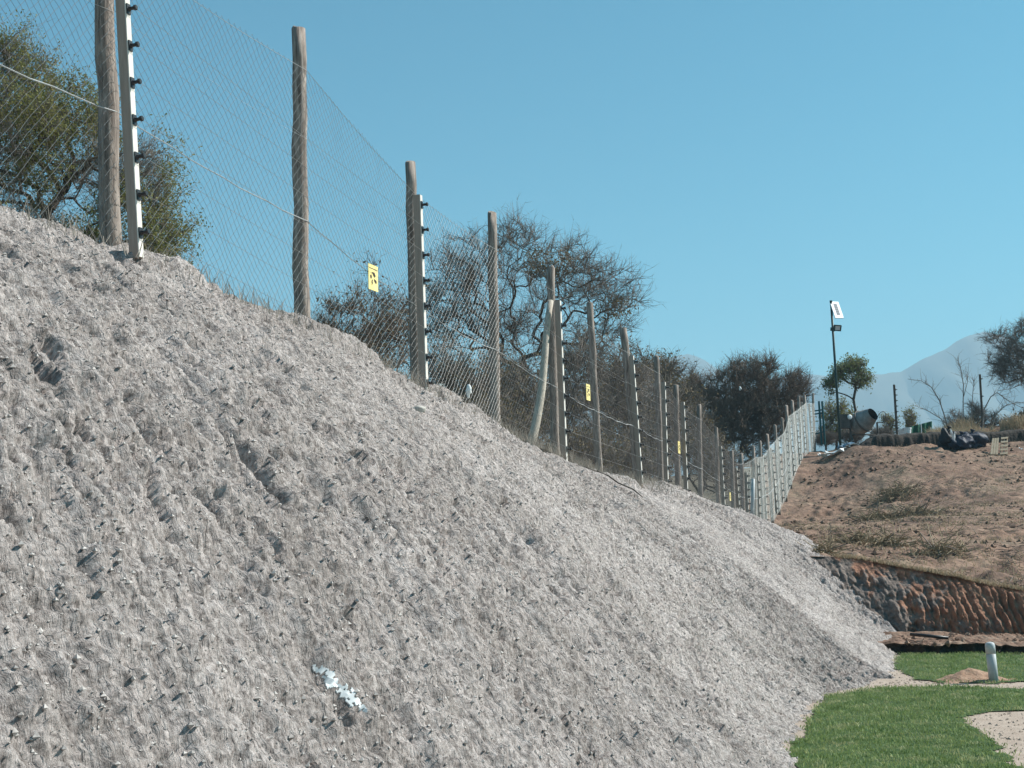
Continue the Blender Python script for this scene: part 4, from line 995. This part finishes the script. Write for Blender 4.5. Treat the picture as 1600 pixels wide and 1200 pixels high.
def scrap(px, py, Y, sz, material, seed, label, name='paper_scrap'):
    c = at(px, py, Y); rg_ = np.random.default_rng(seed); v = []
    if Y > 54.5: c[2] = ground_z(c[0], Y) + sz[2] * .6
    n = 5
    for i in range(n):
        for j in range(n): v.append(c + np.array([(i / 4 - .5) * sz[0], (j / 4 - .5) * sz[1], sz[2] * rg_.uniform(-.5, .5) + .4 * sz[2] * math.sin(i * 1.3 + seed)]))
    v = np.array(v); v2 = v + [0, 0, .012]; F = grid_faces(n, n)
    sd_ = []
    rim = [i for i in range(n)] + [i * n + n - 1 for i in range(1, n)] + [(n - 1) * n + j for j in range(n - 2, -1, -1)] + [i * n for i in range(n - 2, 0, -1)]
    for a, b2 in zip(rim, rim[1:] + rim[:1]): sd_.append((a, b2, b2 + n * n, a + n * n))
    o = obj(name, np.vstack([v2, v]), np.vstack([F[:, ::-1], F + n * n, np.array(sd_)]), material); tag(o, label, 'scrap', 'plastic scraps on the hill top')
scrap(1489, 680, 53.5, (.16, .1, .30), M['plastic_white'], 1, 'white sheet scrap poking out between the rubbish bags')
scrap(1290, 698, 55.4, (.55, .5, .16), M['plastic_white'], 2, 'crumpled white sheet at the foot of the far fence end', 'plastic_sheet')
scrap(1303, 700, 55.0, (.7, .4, .14), M['plastic_white'], 3, 'long white plastic sheet left of the lamp pole foot', 'plastic_sheet')
scrap(1322, 693, 55.4, (.65, .4, .16), M['plastic_blue'], 4, 'bluish plastic sheet crumpled at the lamp pole foot', 'plastic_sheet')
scrap(1331, 697, 55.2, (.5, .4, .10), M['plastic_white'], 5, 'white plastic sheet right of the lamp pole foot', 'plastic_sheet')
scrap(1437, 680, 57.4, (.28, .2, .08), M['plastic_white'], 6, 'small white scrap on the ridge below the green screen')
scrap(1467, 682, 56.4, (.12, .1, .07), M['plastic_white'], 7, 'tiny white scrap just left of the rubbish bags')
scrap(1595, 701, 53, (.14, .1, .06), M['plastic_white'], 8, 'tiny white scrap at the right edge beside the pallet')
b = at(1157, 607, 63.6)
o = lump('white_scrap', b, (.06, .05, .085), M['plastic_white'], 12, 'small white scrap caught high in the dark domed bush', 'scrap', amp=.5)

# pallets
def pallet(cs, slats, horiz, label):
    cs = [np.asarray(c) for c in cs]; root = thing('pallet', cs[3], label, 'pallet', 'wooden pallets on the slope')
    c4 = np.array(cs); n = nrm(np.cross(c4[1] - c4[0], c4[3] - c4[0])); n = n if n[1] < 0 else -n
    def bl(u, v): return (c4[0] * (1 - u) + c4[1] * u) * (1 - v) + (c4[3] * (1 - u) + c4[2] * u) * v
    for k in range(slats):
        a, e = (k + .08) / slats, (k + (.93 if not horiz else .52)) / slats
        q = [bl(a, 0), bl(e, 0), bl(e, 1), bl(a, 1)] if not horiz else [bl(0, a), bl(1, a), bl(1, e), bl(0, e)]
        v, f = slab(np.array(q) + n * .03, .022); obj('plank', v, f, M['plank'], root)
    for k in range(3):
        a = .02 + .42 * k; e = a + .12
        q = [bl(0, a), bl(1, a), bl(1, e), bl(0, e)] if not horiz else [bl(a, 0), bl(e, 0), bl(e, 1), bl(a, 1)]
        v, f = slab(np.array(q) - n * .03, .07); obj('bearer', v, f, M['plank'], root)
Ysc = np.linspace(49, 56, 300); psc = np.array([at(1560, 712, q) for q in Ysc]); gsc = hill_z(psc[:, 0], Ysc)
Yp = float(Ysc[np.argmax(gsc >= psc[:, 2])]) - .05                 # where that line of sight meets the slope
def pz(px, Y, h): p = at(px, 700, Y); p[2] = ground_z(p[0], Y) + h; return p
pallet([at(1550, 686, Yp + .5), at(1561, 685, Yp + .5), at(1559, 711, Yp), at(1547, 711, Yp)], 3, False, 'pale pallet of close upright planks, left one of the leaning pair')
pallet([at(1564, 684, Yp + .6), at(1575, 683, Yp + .6), at(1574, 713, Yp), at(1562, 714, Yp)], 5, True, 'pallet with gaps between its slats, right one of the leaning pair')

# PVC pipe stub in its little mound, dark pipe at the cut
pb_ = on_z(1553, 1064); 
x, y = np.meshgrid(np.linspace(-1, 1, 60), np.linspace(-1, 1, 40), indexing='ij')
hz = .13 * np.exp(-((x + .1) ** 2 * 4.2 + y ** 2 * 5)) + .05 * fbm(x * 5, y * 5, 501, 5) * np.exp(-(x ** 2 + y ** 2) * 1.5) - .03 * (np.hypot(x, y) > .9)
MV = np.stack([pb_[0] - .12 + x * .62, pb_[1] + .12 + y * .5, hz - .012], -1)
o = obj('soil_mound', MV.reshape(-1, 3), grid_faces(60, 40), M['mound'], None, True); tag(o, kind='structure')
pipe_b = on_z(1553, 1066); pt_ = at(1546, 1002, pipe_b[1])
m = MB(); axp = nrm(pt_ - pipe_b); Lp = np.linalg.norm(pt_ - pipe_b)
m.lathe(pipe_b - axp * .05, axp, [(0, .050), (Lp * .9, .050)], 18); 
pr = thing('pipe_stub', pipe_b, 'short white capped pipe standing in a small soil mound on the lawn', 'pipe'); m.build('pipe', M['pvc'], pr, True)
m = MB(); m.lathe(pipe_b + axp * (Lp * .70), axp, [(0, .0525), (Lp * .18, .0525), (Lp * .25, .047), (Lp * .27, .034), (Lp * .285, .012)], 18); m.build('cap', M['pvc'], pr, True)
m = MB(); m.tube([at(1422, 991, 19.7), at(1450, 993.5, 19.6), at(1482, 997, 19.5)], .022, 8); tag(m.build('black_pipe', M['black'], None, True), 'thin black pipe lying along the foot of the cut earth face', 'pipe')

# ------------------------------------------------------------------ dry grass, straw, clods (uncountable)
rg = np.random.default_rng(77)
ys = rg.uniform(4, 40, 11000); c = crest_at(ys); off = rg.normal(.05, .28, len(ys)); base = c + fout * off[:, None]
base[:, 2] += -.02 - .45 * np.clip(off, 0, 2) - .15 * np.clip(-off, 0, 2)
kp = fbm(ys / 1.1, off, 601, 2) > -.15; base = base[kp]; n = len(base)
V, F = blades(base, rg.uniform(.04, .22, n), rg.uniform(.003, .006, n), .9, rg)
o = obj('crest_grass', V, F, M['dry_grey']); tag(o, 'dry grass tufts along the foot of the fence on the bank top', 'dry grass', kind='stuff')
# straw fibres on the bank
sel = rg.choice(np.where((bdist > 3) & (bdist < 30) & (tv[np.arange(len(BV)) % NV] > 0) & (tv[np.arange(len(BV)) % NV] < .985))[0], 14000)
bp = BV[sel]; nn = Nn.reshape(-1, 3)[sel]; dn = nrm(np.stack([nn[:, 0], nn[:, 1], -np.hypot(nn[:, 0], nn[:, 1]) ** 2 / np.maximum(nn[:, 2], .2)], -1))
dd = nrm(dn * rg.uniform(.2, 1, (len(sel), 1)) + rg.normal(0, .5, (len(sel), 3)) + nn * .25); Ls = rg.uniform(.008, .020, len(sel))[:, None]
V, F = seg_cones(bp, bp + dd * Ls, .0016)
o = obj('mulch_straw', V, F, M['straw']); tag(o, 'grey straw fibres matted over the sloping bank', 'straw', kind='stuff')
sel = rg.choice(np.where((bdist > 3) & (bdist < 26) & (tv[np.arange(len(BV)) % NV] > 0) & (tv[np.arange(len(BV)) % NV] < 1))[0], 32000)
V, F = crumbs(BV[sel] + Nn.reshape(-1, 3)[sel] * .002, .003 + .008 * rg.uniform(0, 1, len(sel)) ** 2.0, rg, 1.0)
o = obj('mulch_crumbs', V, F, M['crumb']); tag(o, 'grey mulch crumbs covering the sloping bank', 'mulch', kind='stuff')
# hillside stubble
n = 26000; Y = 21 + 38 * rg.uniform(0, 1, n) ** 1.2; xf = np.interp(Y, CREST[:, 1], CREST[:, 0]); X = np.maximum(xf + .2, 5.5) + rg.uniform(0, 1, n) * 14
kp = (fbm(X / 1.4, Y / 1.8, 611, 3) > .0) & (Y > ycut(X) + .02); X, Y = X[kp], Y[kp]
base = np.stack([X, Y, hill_z(X, Y) - .01], -1); n = len(base)
V, F = blades(base, rg.uniform(.04, .17, n), rg.uniform(.008, .016, n), 1.0, rg, .6)
o = obj('hill_stubble', V, F, M['dry']); tag(o, 'thin dry grass stubble scattered over the brown hillside', 'dry grass', kind='stuff')
n = 5000; X = rg.uniform(5.0, 12, n); Y = ycut(X) + rg.normal(.03, .07, n); base = np.stack([X, Y, hill_z(X, np.maximum(Y, ycut(X))) - .015], -1)
V, F = blades(base, rg.uniform(.03, .12, n), rg.uniform(.006, .012, n), 1.3, rg, .9)
o = obj('cut_edge_grass', V, F, M['dry']); tag(o, 'dry grass fringe along the top edge of the cut earth face', 'dry grass', kind='stuff')
# tall dry grass on the hill crest
n = 15000; px_ = rg.uniform(1420, 1700, n); Yy = rg.uniform(57.6, 63, n); base = np.array([at(a, 690, b2) for a, b2 in zip(px_, Yy)]); base[:, 2] = hill_z(base[:, 0], base[:, 1])
kp = (fbm(base[:, 0] / 1.2, base[:, 1], 621, 2) > -.1) & (px_ > 1452); base = base[kp]; n = len(base)
V, F = blades(base, rg.uniform(.3, .85, n), rg.uniform(.018, .035, n), .6, rg); o = obj('tall_dry_grass', V, F, M['dry']); tag(o, 'tall pale dry grass behind the rubbish bags on the hill top', 'dry grass', kind='stuff')
# litter of twigs and stalks in drifts
for nm, mt, n, sd, lb in (('hill_litter', 'twig', 14000, 641, 'dark twig litter lying in drifts over the brown hillside'), ('pale_litter', 'dry', 9000, 645, 'pale stalk litter lying in drifts over the brown hillside')):
    Y = 21.5 + 34 * rg.uniform(0, 1, n); X = np.maximum(np.interp(Y, CREST[:, 1], CREST[:, 0]) + .5, 5.6) + rg.uniform(0, 13, n)
    kp = (fbm(X / 1.5, Y / 1.1, sd, 3) > .12) & (Y > ycut(X) + .1); X, Y = X[kp], Y[kp]; n = len(X)
    p0 = np.stack([X, Y, hill_z(X, Y) + rg.uniform(.0, .05, n)], -1); d_ = nrm(rg.normal(0, 1, (n, 3)) * [1, 1, .25]); p1 = p0 + d_ * rg.uniform(.06, .32, n)[:, None] + [0, 0, .02]
    V, F = seg_cones(p0, p1, .008); o = obj(nm, V, F, M[mt]); tag(o, lb, 'litter', kind='stuff')
# clods
n = 5200; Y = 21.5 + 34 * rg.uniform(0, 1, n); X = np.maximum(np.interp(Y, CREST[:, 1], CREST[:, 0]) + .3, 5.6) + rg.uniform(0, 14, n)
kp = fbm(X / 1.6, Y / 1.2, 631, 3) > .05; X, Y = X[kp], Y[kp]; n = len(X)
cc = np.stack([X, Y, hill_z(X, Y)], -1); rr = rg.uniform(.02, .075, n) ** 1.0
oc = np.array([(1, 0, 0), (-1, 0, 0), (0, 1, 0), (0, -1, 0), (0, 0, 1), (0, 0, -1)], float); of = np.array([(0, 2, 4), (2, 1, 4), (1, 3, 4), (3, 0, 4), (2, 0, 5), (1, 2, 5), (3, 1, 5), (0, 3, 5)])
V = (cc[:, None] + oc[None] * rr[:, None, None] * rg.uniform(.5, 1.4, (n, 6, 1)) * np.array([1.3, 1.2, .8])).reshape(-1, 3); F = (of[None] + (np.arange(n) * 6)[:, None, None]).reshape(-1, 3)
o = obj('soil_clods', V, F, M['clod']); tag(o, 'loose clods of dark soil strewn over the brown hillside', 'soil clods', kind='stuff')
X = rg.uniform(5.2, 12, 1500); Y = rg.uniform(18.9, 20.4, 1500); V, F = crumbs(np.stack([X, Y, 0 * X + .15 + .04 * fbm(X / .3, Y, 170, 3)], -1), .008 + .05 * rg.uniform(0, 1, 1500) ** 4, rg)
o = obj('ledge_clods', V, F, M['ledge']); tag(o, 'orange soil clods on the ledge at the foot of the cut', 'soil clods', kind='stuff')
# heaps of cut brush on the slope
def brush_heap(px, py, Y, wx, wy, hgt_, n, seed, label):
    rg_ = np.random.default_rng(seed); c = at(px, py, Y); c[2] = hill_z(np.array([c[0]]), np.array([c[1]]))[0]
    root = thing('brush_heap', c, label, 'brush heap', 'heaps of dry brush on the slope')
    q = rg_.normal(0, .42, (n, 2)) * [wx, wy]; s = c + np.concatenate([q, np.zeros((n, 1))], 1); s[:, 2] = hill_z(s[:, 0], s[:, 1]) + hgt_ * rg_.uniform(0, 1, n) * np.exp(-(q[:, 0] / wx) ** 2 * 2 - (q[:, 1] / wy) ** 2 * 2)
    d = nrm(rg_.normal(0, 1, (n, 3)) * [1, .8, .4]); L = rg_.uniform(.15, .6, n)[:, None]; mid = s + d * L * .5 + [0, 0, .05]; e_ = mid + nrm(d + rg_.normal(0, .4, (n, 3)) - [0, 0, .2]) * L * .5
    r_ = rg_.uniform(.004, .012, n)
    V, F = seg_tubes(np.vstack([s, mid]), np.vstack([mid, e_]), np.concatenate([r_, r_ * .8]), np.concatenate([r_ * .8, r_ * .5]), 3); k = len(s)
    tag(obj('stems', V, F, M['dry'], root), kind='stuff')
    V, F = seg_tubes(s[::5] + [0, 0, .01], e_[::5] - [0, 0, .03], r_[::5], r_[::5], 3); tag(obj('dark_stems', V, F, M['twig'], root), kind='stuff')
brush_heap(1400, 738, 47.5, 1.0, .7, .45, 420, 1, 'largest tangled heap of dry brush, high on the slope below the ridge')
brush_heap(1372, 786, 40, .8, .5, .25, 260, 2, 'low scatter of dry brush left of centre on the slope')
brush_heap(1430, 785, 40, .9, .5, .25, 280, 3, 'low scatter of dry brush at mid slope, right of a similar one')
brush_heap(1340, 842, 28, .5, .3, .14, 160, 4, 'small row of dry litter near the foot of the slope')
brush_heap(1385, 848, 27, .6, .3, .14, 160, 5, 'dry litter near the cut edge in the middle of the slope foot')
brush_heap(1287, 868, 24, .3, .25, .12, 120, 6, 'tuft of dry stems at the top left corner of the cut')
brush_heap(1470, 858, 25.5, .7, .3, .14, 170, 7, 'dry litter near the cut edge at the right')

# ------------------------------------------------------------------ mountains and haze
def ridge(name, prof, Y, depth, seed, zb=-5):
    px_ = np.array([p[0] for p in prof], float); py_ = np.array([p[1] for p in prof], float)
    n = 260; xs = np.linspace(px_[0], px_[-1], n); ysn = np.interp(xs, px_, py_)
    crest = np.array([at(a, b2, Y) for a, b2 in zip(xs, ysn)]); crest[:, 2] += Y * .0012 * fbm(xs / 40, 0 * xs, seed, 5)
    vs = np.linspace(-1, 1, 40); out = []
    for v_ in vs:
        q = crest.copy(); q[:, 1] += v_ * depth; k = (1 - abs(v_)) ** 1.25
        spur = fbm(xs / 60 + v_ * .6, 0 * xs + v_ * 3, seed + 7, 5)
        q[:, 2] = zb + (crest[:, 2] - zb) * k * (1 + .22 * spur * math.sin(math.pi * min(1, abs(v_) * 1.2))); out.append(q)
    return tag(obj(name, np.array(out).reshape(-1, 3), grid_faces(40, n, True), M['mountain'], None, True), kind='structure')
ridge('mountain', [(1180, 720), (1290, 585), (1330, 577), (1405, 574), (1440, 553), (1478, 538), (1500, 522), (1532, 511), (1565, 518), (1600, 535), (1700, 560), (1900, 600), (2400, 640), (3000, 700)], 2700, 650, 700)
ridge('mountain_beyond', [(-1500, 700), (-400, 640), (300, 640), (700, 610), (960, 575), (1020, 553), (1075, 542), (1098, 552), (1125, 573), (1180, 588), (1260, 580), (1330, 590), (1500, 600), (1900, 620)], 3000, 500, 720)
hz = 408
HX0, HX1, HY0, HY1, HZ0, HZ1 = -3600, 4200, -150, 3700, -1.0, hz
v = [(a, b2, c2) for a in (HX0, HX1) for b2 in (HY0, HY1) for c2 in (HZ0, HZ1)]
hm = bpy.data.materials.new('haze_air'); hm.use_nodes = True; t = hm.node_tree; t.nodes.clear()
pv = t.nodes.new('ShaderNodeVolumePrincipled'); om = t.nodes.new('ShaderNodeOutputMaterial')
pv.inputs['Color'].default_value = (.43, .65, .80, 1); pv.inputs['Density'].default_value = .00038; pv.inputs['Anisotropy'].default_value = .1
t.links.new(pv.outputs[0], om.inputs['Volume'])
o = obj('haze', v, [(0, 1, 3, 2), (4, 6, 7, 5), (0, 4, 5, 1), (2, 3, 7, 6), (0, 2, 6, 4), (1, 5, 7, 3)], hm); tag(o, 'pale blue haze filling the valley air before the mountains', 'haze', kind='stuff')
